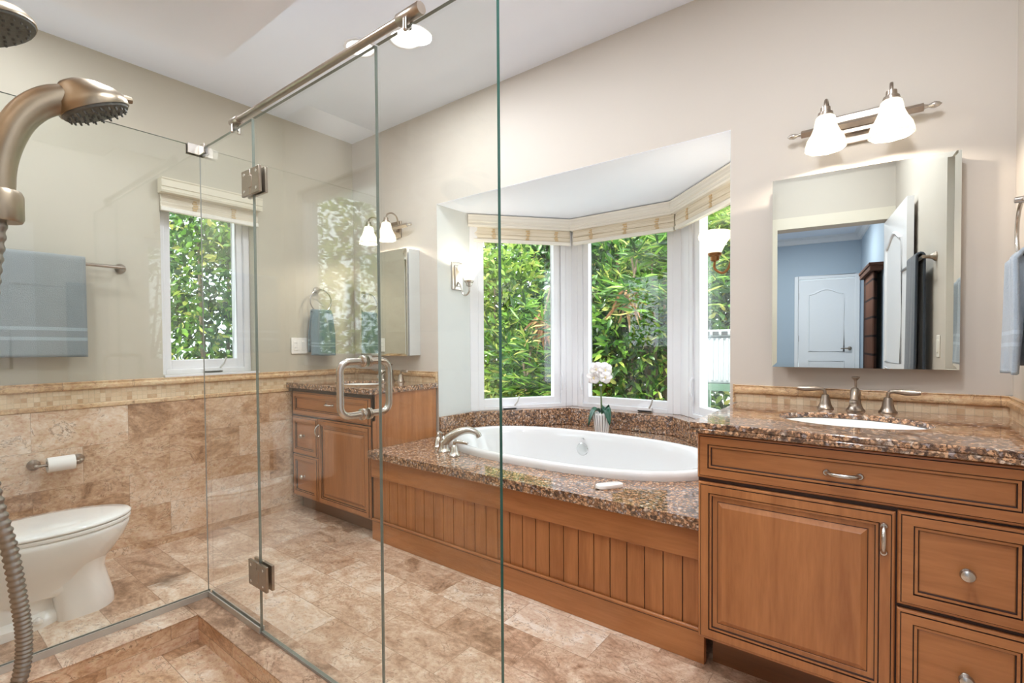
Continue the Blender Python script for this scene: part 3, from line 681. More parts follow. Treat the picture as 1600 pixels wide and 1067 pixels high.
# ------------------------------------------------------------------ toilet
tx = -2.86
to = thing('toilet', 'white toilet with closed lid behind the left shower glass', 'toilet', (tx, .4, 0))
def egg(hw, y0, y1, z, n=48, p=2.3, cx=0.):
    yc, hl = (y0 + y1) / 2, (y1 - y0) / 2; out = []
    for i in range(n):
        t = 2 * PI * i / n; ct, st = math.cos(t), math.sin(t); q = p if st < 0 else 2.0
        w = hw * (1 - .10 * max(0, st) ** 2)
        r = (abs(ct) ** q + abs(st) ** q) ** (-1 / q); out.append((tx + cx + w * ct * r, yc + hl * st * r, z))
    return out
b = MB()
b.loft([egg(.10, .22, .60, .12), egg(.115, .20, .615, .16), egg(.135, .20, .64, .20), egg(.160, .20, .68, .25), egg(.178, .20, .715, .30), egg(.186, .195, .735, .345), egg(.186, .195, .736, .362), egg(.180, .20, .73, .368)])
b.loft([egg(.112, .46, .672, 0, p=6), egg(.111, .46, .671, .03, p=6), egg(.106, .45, .655, .10, p=5), egg(.106, .43, .640, .17, p=5), egg(.125, .40, .650, .23, p=4)])
b.loft([egg(.118, .03, .52, 0, p=5), egg(.116, .03, .52, .035, p=5), egg(.085, .05, .50, .055, p=5), egg(.080, .06, .50, .20, p=5), egg(.12, .08, .46, .34, p=5)])
b.tube(bez([(tx + .06, .48, .14), (tx + .062, .40, .16), (tx + .062, .32, .22), (tx + .062, .25, .20), (tx + .062, .22, .06)], 20), .045, 14)
b.tube(bez([(tx - .06, .48, .14), (tx - .062, .40, .16), (tx - .062, .32, .22), (tx - .062, .25, .20), (tx - .062, .22, .06)], 20), .045, 14)
obj('bowl', b, m_porc, to, ang=50)
obj('seat', MB().loft([egg(.184, .21, .737, .3695), egg(.188, .21, .741, .373), egg(.188, .21, .741, .382), egg(.184, .212, .738, .3855)]), m_porc, to)
obj('lid', MB().loft([egg(.185, .20, .739, .3885), egg(.189, .20, .743, .392), egg(.189, .20, .743, .398), egg(.180, .205, .735, .4045), egg(.13, .24, .68, .4085)]), m_porc, to, ang=60)
tk = MB().box(tx - .21, tx + .21, .0, .185, .36, .70); obj('tank', tk, m_porc, to, bevel=.03, seg=4)
obj('tank_lid', MB().box(tx - .22, tx + .22, -.005, .195, .7005, .735), m_porc, to, bevel=.012, seg=3)
obj('flush_lever', MB().tube([(tx - .15, .19, .65), (tx - .15, .205, .65), (tx - .09, .215, .64)], .006, 8), m_chrome, to)
obj('bolt_cap', MB().lathe([(.016, 0), (.015, .012), (.006, .02), (.0, .021)], (tx + .10, .40, .03), 'z', 14), m_porc, to)

# ------------------------------------------------------------------ paper holder, towel bars, rings, plates on the walls
def rosette(mb, c, ax, r=.026):                              # wall flange standing out along +x (ax=1) or -x
    mb.lathe([(r, 0), (r, ax * .005), (r * .86, ax * .010), (r * .55, ax * .018), (.010, ax * .032), (.008, ax * .052)], c, 'x', 24); return mb
ph = thing('toilet_paper_holder', 'nickel holder on the tiled wall carrying the paper roll', 'paper holder', (XL, .572, .573))
for y in (.486, .656):
    obj('mount', rosette(MB(), (XL + .001, y, .573), 1).lathe([(.010, 0), (.012, .006), (.010, .016), (.003, .02)], (XL + .052, y, .573), 'x', 14), m_nickd, ph)
obj('roller', MB().tube([(XL + .062, .49, .573), (XL + .062, .652, .573)], .007, 12), m_nickd, ph)
r = MB(); r.lathe([(.0185, 0), (.036, 0), (.0365, .002), (.0365, .102), (.036, .104), (.0185, .104), (.0185, 0)], (XL + .0625, .526, .573), 'y', 32, False, False)
tag(obj('toilet_paper_roll', r, m_paper), 'white paper roll on the nickel holder', 'toilet paper')
tbar = thing('towel_bar', 'nickel bar on the left wall holding the large blue towel', 'towel bar', (XL, .42, 1.585))
for y in (.005, .852):
    obj('mount', rosette(MB(), (XL + .0, y, 1.585), 1), m_nickd, tbar)
obj('rod', MB().tube([(XL + .056, .0, 1.585), (XL + .056, .858, 1.585)], .0085, 14), m_nickd, tbar)
def hung(name, label, cat, ysp, zt, zb, xc, r, th, mats, wave=.004, nx=40, bands=((.10, .035), (.17, .02)), group=None, back=.9, sgn=1, seed=1, taper=None, hang='x'):
    # cloth folded over a rod that runs along y; front side faces sgn*x
    random.seed(seed); ph_ = [random.random() * 6 for _ in range(4)]; y0, y1 = ysp; g = []
    H = zt - zb; path = []
    for i in range(18): path.append((-1, zt - H * back * (1 - i / 18)))
    for i in range(7): path.append((i, None))
    for i in range(1, 31): path.append((1, zt - H * i / 30))
    for side, z in path:
        row = []
        for j in range(nx + 1):
            s = j / nx
            if z is None: a = PI - PI * side / 6; o = r * math.cos(a); zz = zt + r * math.sin(a); dp = 0
            else: o = side * r; zz = z; dp = (zt - z) / H
            k = 1. if taper is None else taper(dp)
            y = (y0 + y1) / 2 + (s - .5) * (y1 - y0) * k
            o2 = o + (wave * (.3 + dp)) * (math.sin(9 * s + ph_[0]) + .6 * math.sin(21 * s + ph_[1] + dp)) + (.010 * dp if side == 1 and z is not None else 0)
            if taper is not None and z is not None: o2 += .012 * (1 - dp) * math.sin(5 * PI * s + ph_[2]) * side
            row.append((xc + sgn * o2, y, zz - .004 * math.sin(3 * s + ph_[3]) * dp))
        g.append(row)
    mb = MB(); n = len(g); k = nx + 1; mb.add([p for rw in g for p in rw], [])
    for i in range(n - 1):
        zz = g[i][0][2]; fz = (zz - zb) / H; mi = 1 if any(c - w / 2 < fz < c + w / 2 for c, w in bands) else 0
        for j in range(nx): mb.f.append([i * k + j, i * k + j + 1, (i + 1) * k + j + 1, (i + 1) * k + j]); mb.mi.append(mi)
    o = obj(name, mb, mats, solid=th, ang=80); return tag(o, label, cat, group)
hung('bath_towel', 'large slate blue towel folded over the bar on the left wall', 'towel', (.02, .690), 1.602, 1.106, XL + .056, .016, .011, [m_towel, m_band], .004, bands=((.215, .035), (.31, .035), (.02, .03)), back=.86, seed=3)
def towel_ring(label, x, y, z, sgn, R=.083, out=.055):
    t = thing('towel_ring', label, 'towel ring', (x, y, z), 'towel rings'); ax = sgn
    obj('mount', rosette(MB(), (x, y, z + R), ax, .024), m_nick, t)
    obj('ring', MB().tube([(x + sgn * out, y + R * math.sin(a), z + R * math.cos(a)) for a in [2 * PI * i / 48 for i in range(48)]], .0052, 10, closed=True), m_nick, t)
towel_ring('nickel ring with the grey teal hand towel beside the wall outlet', XL, 2.022, 1.478, 1)
hung('hand_towel', 'grey teal hand towel hanging from the ring beside the wall outlet', 'hand towel', (1.932, 2.116), 1.394, 1.082, XL + .055, .017, .012, [m_towel3, m_band3], .003, nx=30, bands=((.24, .03), (.32, .03)), back=.93, seed=5, taper=lambda d: .80 + .22 * min(1, d * 2))
towel_ring('nickel ring with the light blue towel at the right wall', XR, 2.0, 1.475, -1, out=.034)
hung('hand_towel', 'light blue hand towel hanging from the ring on the right wall', 'hand towel', (1.87, 2.11), 1.395, 1.062, XR - .034, .014, .010, [m_towel2, m_band2], .004, nx=30, bands=((.26, .035), (.37, .035), (.04, .02)), back=.93, sgn=-1, seed=8, taper=lambda d: .62 + .42 * min(1, d * 1.5))
def plate(name, label, cat, x, y, z, sgn, gangs, kind):
    p = thing(name, label, cat, (x, y, z)); w = .0585 * gangs + .004
    a, b = sorted((x, x + sgn * .005)); obj('cover_plate', MB().box(a, b, y - w / 2, y + w / 2, z - .057, z + .057), m_plast, p, bevel=.003)
    for g in range(gangs):
        yc = y + (g - (gangs - 1) / 2) * .0585; a, b = sorted((x + sgn * .004, x + sgn * .008)); k = kind[g]
        if k == 'o':
            o = obj('receptacle', MB().box(a, b, yc - .0165, yc + .0165, z - .033, z + .033), m_plast, p, bevel=.002)
            a2, b2 = sorted((x + sgn * .0075, x + sgn * .0084))
            for dz in (-.018, .014):
                q = MB()
                for dy in (-.007, .005): q.box(a2, b2, yc + dy, yc + dy + .002, z + dz, z + dz + .008)
                obj('socket', q, m_black, o, smooth=False)
        else: obj('rocker_switch', MB().box(a, b, yc - .0165, yc + .0165, z - .033, z + .033), m_plast, p, bevel=.003)
plate('wall_outlet', 'white two gang outlet and switch plate left of the hand towel', 'outlet', XL, 1.882, 1.153, 1, 2, 'os')
# bar with dark towels on the right wall (seen in the mirror)
tb2 = thing('towel_bar', 'nickel bar on the right wall behind the open door', 'towel bar', (XR, 1.0, 1.60))
for y in (.62, 1.20): obj('mount', rosette(MB(), (XR, y, 1.60), -1), m_nickd, tb2)
obj('rod', MB().tube([(XR - .056, .60, 1.60), (XR - .056, 1.22, 1.60)], .0085, 12), m_nickd, tb2)
hung('bath_towel', 'dark blue bath towel hanging on the bar behind the open door', 'towel', (.90, 1.14), 1.616, .80, XR - .056, .016, .012, [m_dark, m_dark], .004, nx=24, bands=(), sgn=-1, seed=11)
plate('light_switch', 'white switch plate on the right wall seen in the mirror', 'switch', XR, 1.27, 1.13, -1, 1, 's')

# ------------------------------------------------------------------ mirrors
mc = thing('medicine_cabinet', 'frameless mirror cabinet on the wall above the large vanity', 'mirror cabinet', (-.10, YW, 1.056))
PLx, PRx = Vector((-.3846, 2.259, 0)), Vector((.192, 2.296, 0)); dM = (PRx - PLx).normalized(); nM = Vector((dM.y, -dM.x, 0)); Lm = (PRx - PLx).length
def xm(s, o, z): p = PLx + dM * s + nM * o; return (p.x, p.y, z)
b = MB(); b.xf = xm; z0, z1 = 1.0565, 1.8135
b.box(.004, Lm - .004, -.018, -.004, z0 + .004, z1 - .004); obj('mirror_back', b, m_chan, mc, smooth=False)
b = MB(); b.xf = xm; r = [[(a, d, z0 + a), (Lm - a, d, z0 + a), (Lm - a, d, z1 - a), (a, d, z1 - a)] for a, d in ((0, -.004), (0, -.0004), (.018, .0))]
b.loft(r, True, True); obj('mirror', b, m_mirror, mc, smooth=False)
b = MB().box(-.37, .188, YW - .03, YW, 1.066, 1.804); obj('cabinet_box', b, m_chan, mc, smooth=False)
b = MB()
ml = thing('medicine_cabinet', 'mirror cabinet with visible side above the smaller vanity', 'mirror cabinet', (-2.87, YW, 1.08))
obj('cabinet_box', MB().box(-3.12, -2.605, 2.252, YW, 1.081, 1.811), m_bay, ml, smooth=False)
b = MB(); b.loft([[(-3.126 + a, y, 1.078 + a), (-2.607 - a, y, 1.078 + a), (-2.607 - a, y, 1.812 - a), (-3.126 + a, y, 1.812 - a)] for a, y in ((0, 2.240), (0, 2.2305), (.016, 2.2285))])
obj('mirror', b, m_mirror, ml, smooth=False)

# ------------------------------------------------------------------ vanity lamps and bay sconces
def shade_prof(k=1.):
    return [(.022, 0), (.030, -.006), (.033, -.020), (.036, -.040), (.046, -.065), (.058, -.085), (.064, -.108), (.0655, -.126)]
def vlamp(label, xc, zc=1.992):
    v = thing('vanity_light', label, 'wall lamp', (xc, YW, zc), 'two shade vanity lights')
    b = MB(); b.box(xc - .085, xc + .085, YW - .012, YW, zc - .068, zc + .052); obj('back_plate', b, m_nickd, v, bevel=.005, seg=3)
    b = MB(); b.lathe([(.015, -.19), (.015, .19)], (xc, YW - .040, zc), 'x', 4); b.box(xc - .06, xc + .06, YW - .035, YW - .01, zc - .03, zc + .02)
    obj('cross_bar', b, m_nickd, v, smooth=False)
    for sg in (-1, 1):
        obj('finial', MB().lathe([(.011, .188 * sg), (.007, .196 * sg), (.005, .203 * sg), (.010, .212 * sg), (.0115, .220 * sg), (.008, .232 * sg), (.0, .240 * sg)], (xc, YW - .040, zc), 'x', 16), m_nick, v)
        xs = xc + sg * .098; ys = YW - .150; zt = 2.006
        a = MB(); a.tube(bez([(xs, YW - .04, zc), (xs, YW - .046, zc + .03), (xs, YW - .062, zc + .068), (xs, YW - .098, zc + .084), (xs, ys + .012, zc + .070), (xs, ys, zc + .036), (xs, ys, zt)], 40), .0058, 10)
        a.lathe([(.008, .03), (.016, .028), (.017, .012), (.024, .008), (.026, -.004), (.0, -.005)], (xs, ys, zt), 'z', 18)
        ar = obj('arm', a, m_nickd, v)
        s = MB().lathe([(r * 1., h) for r, h in shade_prof()] + [(r - .003, h) for r, h in shade_prof()[::-1]], (xs, ys, zt - .002), 'z', 32, False, False, rib=.035, nr=8)
        obj('lamp_shade', s, m_shade, ar)
        bl = MB().lathe([(.0, -.095), (.018, -.088), (.026, -.072), (.024, -.055), (.013, -.035), (.012, -.01)], (xs, ys, zt), 'z', 18); obj('bulb', bl, m_bulb, ar)
        pt('vanity_bulb', 5.6, (xs, ys, zt - .104), (1, .88, .74), .012, v)
vlamp('nickel lamp with two lit bell shades above the frameless wall mirror', -.100)
vlamp('nickel lamp with two lit bell shades above the smaller vanity seen through glass', -2.872)
def sconce(label, x, sgn, m_metal, y=2.535):
    s = thing('wall_sconce', label, 'sconce', (x, y, 1.64), 'cup sconces in the bay')
    a, b = sorted((x, x + sgn * .012)); obj('back_plate', MB().box(a, b, y - .055, y + .055, 1.537, 1.733), m_metal, s, bevel=.005, seg=3)
    a, b = sorted((x + sgn * .010, x + sgn * .020)); obj('plate_boss', MB().box(a, b, y - .032, y + .032, 1.56, 1.71), m_metal, s, bevel=.004)
    cx = x + sgn * .118
    ar = MB(); ar.tube(bez([(x + sgn * .015, y, 1.60), (x + sgn * .035, y, 1.575), (x + sgn * .055, y, 1.515), (x + sgn * .085, y, 1.495), (cx, y, 1.52), (cx, y, 1.56)], 36), .0062, 10)
    ar.lathe([(.010, -.03), (.020, -.024), (.022, -.006), (.030, .0), (.033, .010), (.030, .012)], (cx, y, 1.583), 'z', 20)
    arm = obj('arm', ar, m_metal, s)
    pr = [(.028, 0), (.034, .012), (.042, .030), (.058, .055), (.074, .074), (.0775, .088), (.072, .105)]
    sh = MB().lathe(pr + [(r - .003, h + .001) for r, h in pr[::-1]], (cx, y, 1.592), 'z', 32, False, False, rib=.02, nr=8)
    obj('lamp_shade', sh, m_shade2, arm)
    obj('bulb', MB().lathe([(.010, 0), (.022, .02), (.026, .04), (.018, .06), (.0, .068)], (cx, y, 1.60), 'z', 16), m_bulb, arm)
    pt('sconce_bulb', 2.2, (cx, y, 1.684), (1, .86, .70), .012, s)
sconce('nickel sconce with lit cup shade on the left side of the bay', BX0, 1, m_nick)
sconce('antique brass sconce with lit cup shade on the right side of the bay', BX1, -1, m_brass)
def downlight(label, x, y, z, r, w=CAN_W, size=None, seen=True):
    d = thing('recessed_ceiling_light', label, 'ceiling light', (x, y, z), 'round ceiling lights')
    obj('trim_ring', MB().lathe([(r * .80, -.002), (r * .84, -.008), (r, -.006), (r * 1.02, .0)], (x, y, z), 'z', 36, False, False), m_white, d)
    obj('lens', MB().lathe([(r * .82, -.001), (r * .6, -.003), (.0, -.004)], (x, y, z), 'z', 36, True, False), m_led, d)
    l = bpy.data.lights.new('downlight', 'AREA'); l.shape = 'DISK'; l.size = size or r * 1.6; l.energy = w; l.color = (.90, .945, 1)
    o = bpy.data.objects.new('downlight', l); C.objects.link(o); o.parent = d; o.location = (0, 0, -.012)
downlight('small round ceiling light behind the shower support bar', -2.24, 1.62, ZC, .085)
downlight('larger bright round ceiling light below the end of the support bar', -1.99, 1.715, ZC, .092)
downlight('added fill lamp on the ceiling near the large vanity, out of view', -.22, 1.10, ZC, .08, CAN_W * 2.1)  # this and the next four are unseen lamps added to brighten the room
downlight('added fill lamp in the soffit over the shower, out of view', -1.45, .42, 2.35, .07, CAN_W * 1.3)
downlight('added fill lamp on the ceiling over the toilet, out of view', -2.80, .35, ZC, .08, CAN_W)
downlight('added fill lamp on the ceiling near the doorway, out of view', -.15, .6, ZC, .08, CAN_W * 1.3)
downlight('added fill lamp on the ceiling over the tub front, out of view', -1.3, 1.50, ZC, .08, CAN_W)

# ------------------------------------------------------------------ shower: kerb, glass, hardware
YG, XG = .858, -2.277; GT = .010
kb = thing('shower_kerb', 'low travertine kerb under the shower glass', 'kerb', (-1.5, .4, 0))
obj('kerb_front', MB().box(-2.317, -.62, .770, .905, 0, .0995), m_xtile, kb, smooth=False)
obj('kerb_side', MB().box(-2.317, -2.156, YB + .012, .770, 0, .0995), m_wtile, kb, smooth=False)
obj('kerb_cap', MB().box(-2.320, -.62, .766, .908, .0995, .1035).box(-2.320, -2.152, YB + .012, .766, .0995, .1035), m_curb, kb, bevel=.002)
sf = struct('floor_shower', MB().box(-2.156, -.62, YB + .012, .77, .0, .003), m_pan, smooth=False)
def pane(name, label, x0, x1, y0, y1, z0, z1, cat='glass panel', edge=m_joint):
    o = thing(name, label, cat, ((x0 + x1) / 2, (y0 + y1) / 2, z0))
    mb = MB(); mb.box(x0, x1, y0, y1, z0, z1)
    big = 0 if (x1 - x0) < (y1 - y0) else 1
    mb.mi = [1, 1, 0, 2, 0, 0] if big else [1, 1, 1, 0, 0, 0]
    obj('glass_sheet', mb, [m_glass, m_joint, edge], o, smooth=False); return o
GZ0, GZ1 = .106, 1.972
g1 = pane('shower_side_panel', 'clear glass panel between the shower and the toilet', XG - GT / 2, XG + GT / 2, YB + .016, YG - .006, GZ0, 1.980)
obj('corner_seal', MB().box(XG - .0022, XG + .0022, YG - .0058, YG - .0030, .128, 1.942), m_rubber, g1, smooth=False)
obj('wall_channel', MB().box(XG - .010, XG - .0055, YB + .016, YG + .005, .1036, .128).box(XG + .0055, XG + .010, YB + .016, YG - .008, .1036, .128), m_chan, g1, smooth=False)
g2 = pane('shower_hinge_panel', 'narrow fixed glass panel at the corner carrying the door hinges', XG - .005, -1.823, YG - GT / 2, YG + GT / 2, GZ0, GZ1)
obj('floor_channel', MB().box(XG + .010, -1.822, YG - .010, YG - .0055, .1036, .126).box(XG + .010, -1.822, YG + .0055, YG + .010, .1036, .126), m_chan, g2, smooth=False)
g3 = pane('shower_door', 'hinged glass shower door with a D shaped nickel handle', -1.816, -1.117, YG - GT / 2, YG + GT / 2, .114, GZ1, 'shower door')
obj('door_sweep', MB().box(-1.816, -1.117, YG - .006, YG + .006, .1045, .1138), m_rubber, g3, smooth=False)
g4 = pane('shower_end_panel', 'fixed glass panel with a thick green free edge', -1.111, -.690, YG - GT / 2, YG + GT / 2, GZ0, GZ1, edge=m_edge)
obj('floor_channel', MB().box(-1.111, -.69, YG - .010, YG - .0055, .1036, .126).box(-1.111, -.69, YG + .0055, YG + .010, .1036, .126), m_chan, g4, smooth=False)
for zc in (1.745, .322):
    b = MB(); hw, hh = .066, .046
    for sg in (-1, 1):
        a, c = sorted((YG + sg * .0055, YG + sg * .016))
        b.box(-1.8195 - hw, -1.8205, a, c, zc - hh, zc + hh); b.box(-1.8185, -1.8195 + hw, a, c, zc - hh, zc + hh)
    b.box(-1.832, -1.807, YG - .018, YG + .018, zc - .022, zc + .022)
    h = obj('hinge', b, m_nickd, g3, bevel=.002)
    b = MB()
    for dx in (-.045, .045):
        for dz in (-.03, .03): b.lathe([(.0055, 0), (.0055, -.001), (.0, -.0012)], (-1.8195 + dx, YG - .016, zc + dz), 'y', 10)
    obj('screw', b, m_chrome, h)
hx = -1.183; b = MB()
zt_, zb_ = 1.112, .962
def dloop(sg):
    o = .082 * sg; r = .028
    return [(hx, YG + sg * .006, zt_)] + [(hx, YG + o - sg * r + sg * r * math.sin(a), zt_ - r + r * math.cos(a)) for a in [PI / 2 * i / 8 for i in range(9)]] + \
           [(hx, YG + o - sg * r + sg * r * math.cos(a), zb_ + r - r * math.sin(a)) for a in [PI / 2 * i / 8 for i in range(9)]] + [(hx, YG + sg * .006, zb_)]
for sg in (-1, 1):
    hd = obj('handle', MB().tube(dloop(sg), .0098, 16), m_nick, g3)
    w = MB()
    for z in (zt_, zb_): w.lathe([(.0165, sg * .0055), (.0165, sg * .009), (.014, sg * .0115), (.0165, sg * .0125), (.0165, sg * .016), (.011, sg * .018)], (hx, YG, z), 'y', 20)
    obj('washer', w, m_nick, hd)
cl = thing('glass_clamp', 'small square clamp joining the two glass panels at the top corner', 'clamp', (XG, YG, 1.955))
b = MB(); b.box(XG + .0055, XG + .010, YG - .052, YG - .0055, 1.945, 1.985).box(XG + .0055, XG + .052, YG - .0105, YG - .0055, 1.945, 1.985)
obj('inner_plate', b, m_nick, cl, bevel=.001)
b = MB(); b.box(XG - .0115, XG - .0055, YG - .054, YG + .0115, 1.943, 1.987).box(XG - .0055, XG + .054, YG + .0055, YG + .0115, 1.943, 1.987); obj('outer_plate', b, m_nickd, cl, bevel=.001)
sb = thing('support_bar', 'round nickel support bar along the top of the shower glass', 'support bar', (-1.45, YG, 1.99))
zb2 = 2.000
obj('bar', MB().tube([(-1.955, YG, zb2), (-.955, YG, zb2)], .0108, 20), m_nickd, sb)
for x0, x1 in ((-1.985, -1.925), (-1.02, -.935)):
    obj('collar', MB().lathe([(.002, 0), (.0148, .0), (.0160, .002), (.0160, x1 - x0 - .002), (.0148, x1 - x0), (.002, x1 - x0)], (x0, YG, zb2), 'x', 24), m_nickd, sb)
    xc = (x0 + x1) / 2 - .005; b = MB()
    for sg in (-1, 1): b.lathe([(.0055, 0), (.0065, -.004), (.0065, -.030), (.004, -.033)], (xc, YG + sg * .0120, zb2 - .012), 'z', 12)
    obj('fork', b, m_nick, sb)

# hand shower, hose and slide bar, overhead rose
hnd = [Vector((-1.140, .134, 1.37)), Vector((-1.140, .136, 1.452)), Vector((-1.140, .151, 1.514)), Vector((-1.140, .172, 1.554)), Vector((-1.140, .199, 1.580)), Vector((-1.140, .228, 1.592))]
sh = thing('hand_shower', 'bronze nickel hand shower with grey spray face', 'hand shower', tuple(hnd[0]))
P = bez([tuple(p) for p in hnd], 28); n = len(P) - 1
obj('handle', MB().tube(P, [.0185 + .0065 * (i / n) for i in range(n + 1)], 20), m_shw, sh)
hd_dir = Vector((0, 1, 0)).normalized(); nf = Vector((.02, .44, -.89)).normalized()      # spray direction
hc = Vector((-1.140, .256, 1.588)); axu = nf.cross(Vector((-hd_dir.y, hd_dir.x, 0))).normalized(); side = nf.cross(axu)
def ring(c, r, n_=28): return [tuple(c + (axu * math.cos(2 * PI * i / n_) + side * math.sin(2 * PI * i / n_)) * r) for i in range(n_)]
b = MB(); tipP = Vector(P[-1]); tg = (Vector(P[-1]) - Vector(P[-3])).normalized(); s2 = Vector((-hd_dir.y, hd_dir.x, 0)); u2 = s2.cross(tg)
def ring2(c, r, k, n_=28):
    out = []
    A = [tuple(c + (axu * math.cos(2 * PI * i / n_) + side * math.sin(2 * PI * i / n_)) * r) for i in range(n_)]
    return A
b.loft([ring(hc - nf * .040 - hd_dir * .012, .020), ring(hc - nf * .034 - hd_dir * .008, .032), ring(hc - nf * .022, .045), ring(hc - nf * .010, .0535), ring(hc, .055), ring(hc + nf * .006, .0535)])
obj('head', b, m_shw, sh, ang=60)
fc = obj('spray_face', MB().loft([ring(hc + nf * .0055, .0515), ring(hc + nf * .010, .050), ring(hc + nf * .012, .044)]), m_face, sh)
b = MB()
for rr, k in ((.044, 22), (.034, 16), (.022, 10), (.010, 5)):
    for i in range(k):
        a = 2 * PI * i / k; c = hc + nf * .0115 + (axu * math.cos(a) + side * math.sin(a)) * rr
        b.tube([tuple(c), tuple(c + nf * .005)], [.0024, .0016], 6)
obj('nozzles', b, m_face, fc)
b = MB(); b.tube([tuple(hc - nf * .008 + axu * .048 + side * .01), tuple(hc - nf * .004 + axu * .062 + side * .01)], [.008, .006], 10); obj('spray_selector', b, m_shw, sh)
hose = [(-1.140, .134, 1.375), (-1.150, .120, 1.22), (-1.125, .108, 1.06), (-1.085, .110, .948), (-1.080, .127, .844), (-1.080, .136, .760), (-1.080, .140, .698), (-1.080, .134, .640), (-1.09, .11, .57), (-1.10, .07, .50), (-1.19, .02, .52), (-1.22, -.03, .60), (-1.22, -.062, .66)]
P = bez(hose, 420)
obj('hose', MB().tube(P, [.0098 + .0010 * (1 if i % 4 < 2 else -1) for i in range(len(P))], 14), m_hose, sh, ang=70)
sl = thing('shower_slide_bar', 'bronze nickel slide bar and holder at the left picture edge', 'slide bar', (-1.205, -.02, 1.0))
obj('rail', MB().tube([(-1.205, -.022, .95), (-1.205, -.022, 1.75)], .011, 16), m_shw, sl)
for z in (.97, 1.73): obj('bracket', MB().lathe([(.022, .0), (.022, .012), (.012, .02), (.012, .055)], (-1.205, YB + .012, z), 'y', 18), m_shw, sl)
b = MB(); b.tube([(-1.205, -.022, 1.40), (-1.19, .03, 1.40), (-1.158, .11, 1.392)], [.018, .016, .020], 14)
b.lathe([(.026, -.026), (.029, -.020), (.029, .016), (.026, .024)], (-1.140, .134, 1.388), 'z', 24); obj('holder', b, m_shw, sl)
rs = thing('overhead_shower', 'fixed shower head with grey face in the top left corner', 'shower head', (-1.46, .158, 1.80))
rc = Vector((-1.46, .150, 1.806)); nf = Vector((.05, .33, -.94)).normalized(); axu = nf.cross(Vector((0, 0, 1))).normalized(); side = nf.cross(axu)
b = MB().loft([ring(rc - nf * .085, .014), ring(rc - nf * .07, .020), ring(rc - nf * .045, .050), ring(rc - nf * .02, .082), ring(rc - nf * .004, .0915), ring(rc + nf * .002, .090)]); obj('head', b, m_shw, rs, ang=60)
fc = obj('spray_face', MB().loft([ring(rc + nf * .0015, .088), ring(rc + nf * .006, .086), ring(rc + nf * .007, .078)]), m_face, rs)
b = MB()
for rr, k in ((.074, 26), (.058, 20), (.042, 14), (.025, 9)):
    for i in range(k):
        a = 2 * PI * i / k; c = rc + nf * .0065 + (axu * math.cos(a) + side * math.sin(a)) * rr; b.tube([tuple(c), tuple(c + nf * .005)], [.003, .002], 6)
obj('nozzles', b, m_face, fc)
q = rc - nf * .08
obj('arm', MB().tube(bez([tuple(q), tuple(q - nf * .03), (q.x - .02, .03, 1.93), (q.x - .03, YB + .015, 1.94)], 20), .011, 14), m_shw, rs)
# ------------------------------------------------------------------ doors and the blue bedroom that the mirror shows
def arch_door(mb, xf, w, h, t):
    mb.xf = xf; mb.box(0, w, 0, t, 0, h)
    for o in (-.001, t + .001):
        a0, a1, zl, zh, rise = .13, w - .13, 1.00, h - .22, .07
        top = [(a0 + (a1 - a0) * i / 20, o, zh + rise * (.5 - .5 * math.cos(2 * PI * i / 20))) for i in range(21)]
        mb.tube([(a1, o, zl), (a0, o, zl)] + top, .010, 8, closed=True)
        mb.tube([(a0, o, .25), (a1, o, .25), (a1, o, .86), (a0, o, .86)], .010, 8, closed=True)
def lever(parent, xf, s, z, t, d, name='door_handle'):
    b = MB(); b.xf = xf
    for o, g in ((0, -1), (t, 1)):
        b.lathe([(.026, 0), (.026, g * .008), (.012, g * .012), (.012, g * .045)], (s, o, z), 'y', 18)
        b.tube([(s, o + g * .045, z), (s + d * .05, o + g * .048, z), (s + d * .11, o + g * .045, z - .004)], [.011, .009, .007], 10)
    return obj(name, b, m_nickd, parent)
hang = (.297, YB + .01); de = (.312, YB + .81); dd = Vector((de[0] - hang[0], de[1] - hang[1], 0)).normalized()
def xdoor(s, o, z): return (hang[0] + dd.x * s - dd.y * o, hang[1] + dd.y * s + dd.x * o, z + .008)
b = MB(); arch_door(b, xdoor, .80, 2.03, .035)
d1_ = struct('door_1', b, m_white, loc=(hang[0], hang[1], 0))
bx0, bx1, by0, ZB = -2.2, .475, -4.0, 2.685
yb1 = YB - W0 + .02
struct('floor_bedroom', MB().box(bx0, bx1 + .1, by0, yb1, -.1, 0), m_carpet, smooth=False)
struct('floor_threshold', MB().box(DW[0], DW[1], yb1, YB, -.1, 0.002), m_floor, smooth=False)
struct('ceiling_bedroom', MB().box(bx0 - .1, bx1 + .1, by0 - .1, yb1, ZB, ZB + .1), m_ceil, smooth=False)
mb = MB(); holes_wall(mb, 'x', by0 - .1, by0, bx0 - .1, bx1 + .1, 0, ZB, [(-.29, .41, 0, 2.07)]); wbr = struct('wall_bedroom_far', mb, m_blue, smooth=False)
struct('wall_bedroom_left', MB().box(bx0 - .1, bx0, by0, yb1, 0, ZB), m_blue, smooth=False)
mb = MB(); holes_wall(mb, 'y', bx1, bx1 + .1, by0, yb1, 0, ZB, [(-1.62, -.72, 0, 2.05)]); struct('wall_bedroom_right', mb, m_blue, smooth=False)
struct('wall_bedroom_near', MB().box(bx0, DW[0] - .1, yb1 - .012, yb1 - .001, 0, ZB).box(DW[1] + .09, bx1, yb1 - .012, yb1 - .001, 0, ZB).box(DW[0] - .1, DW[1] + .09, yb1 - .012, yb1 - .001, 2.17, ZB), m_blue, smooth=False)
cr = MB()
cr.loft([[(x, by0 + a, ZB - c) for a, c in ((0, .09), (.02, .08), (.05, .03), (.08, .015), (.09, 0), (0, 0))] for x in (bx0, bx1)])
cr.loft([[(bx1 - a, y, ZB - c) for a, c in ((0, .09), (.02, .08), (.05, .03), (.08, .015), (.09, 0), (0, 0))] for y in (by0, yb1 - .012)])
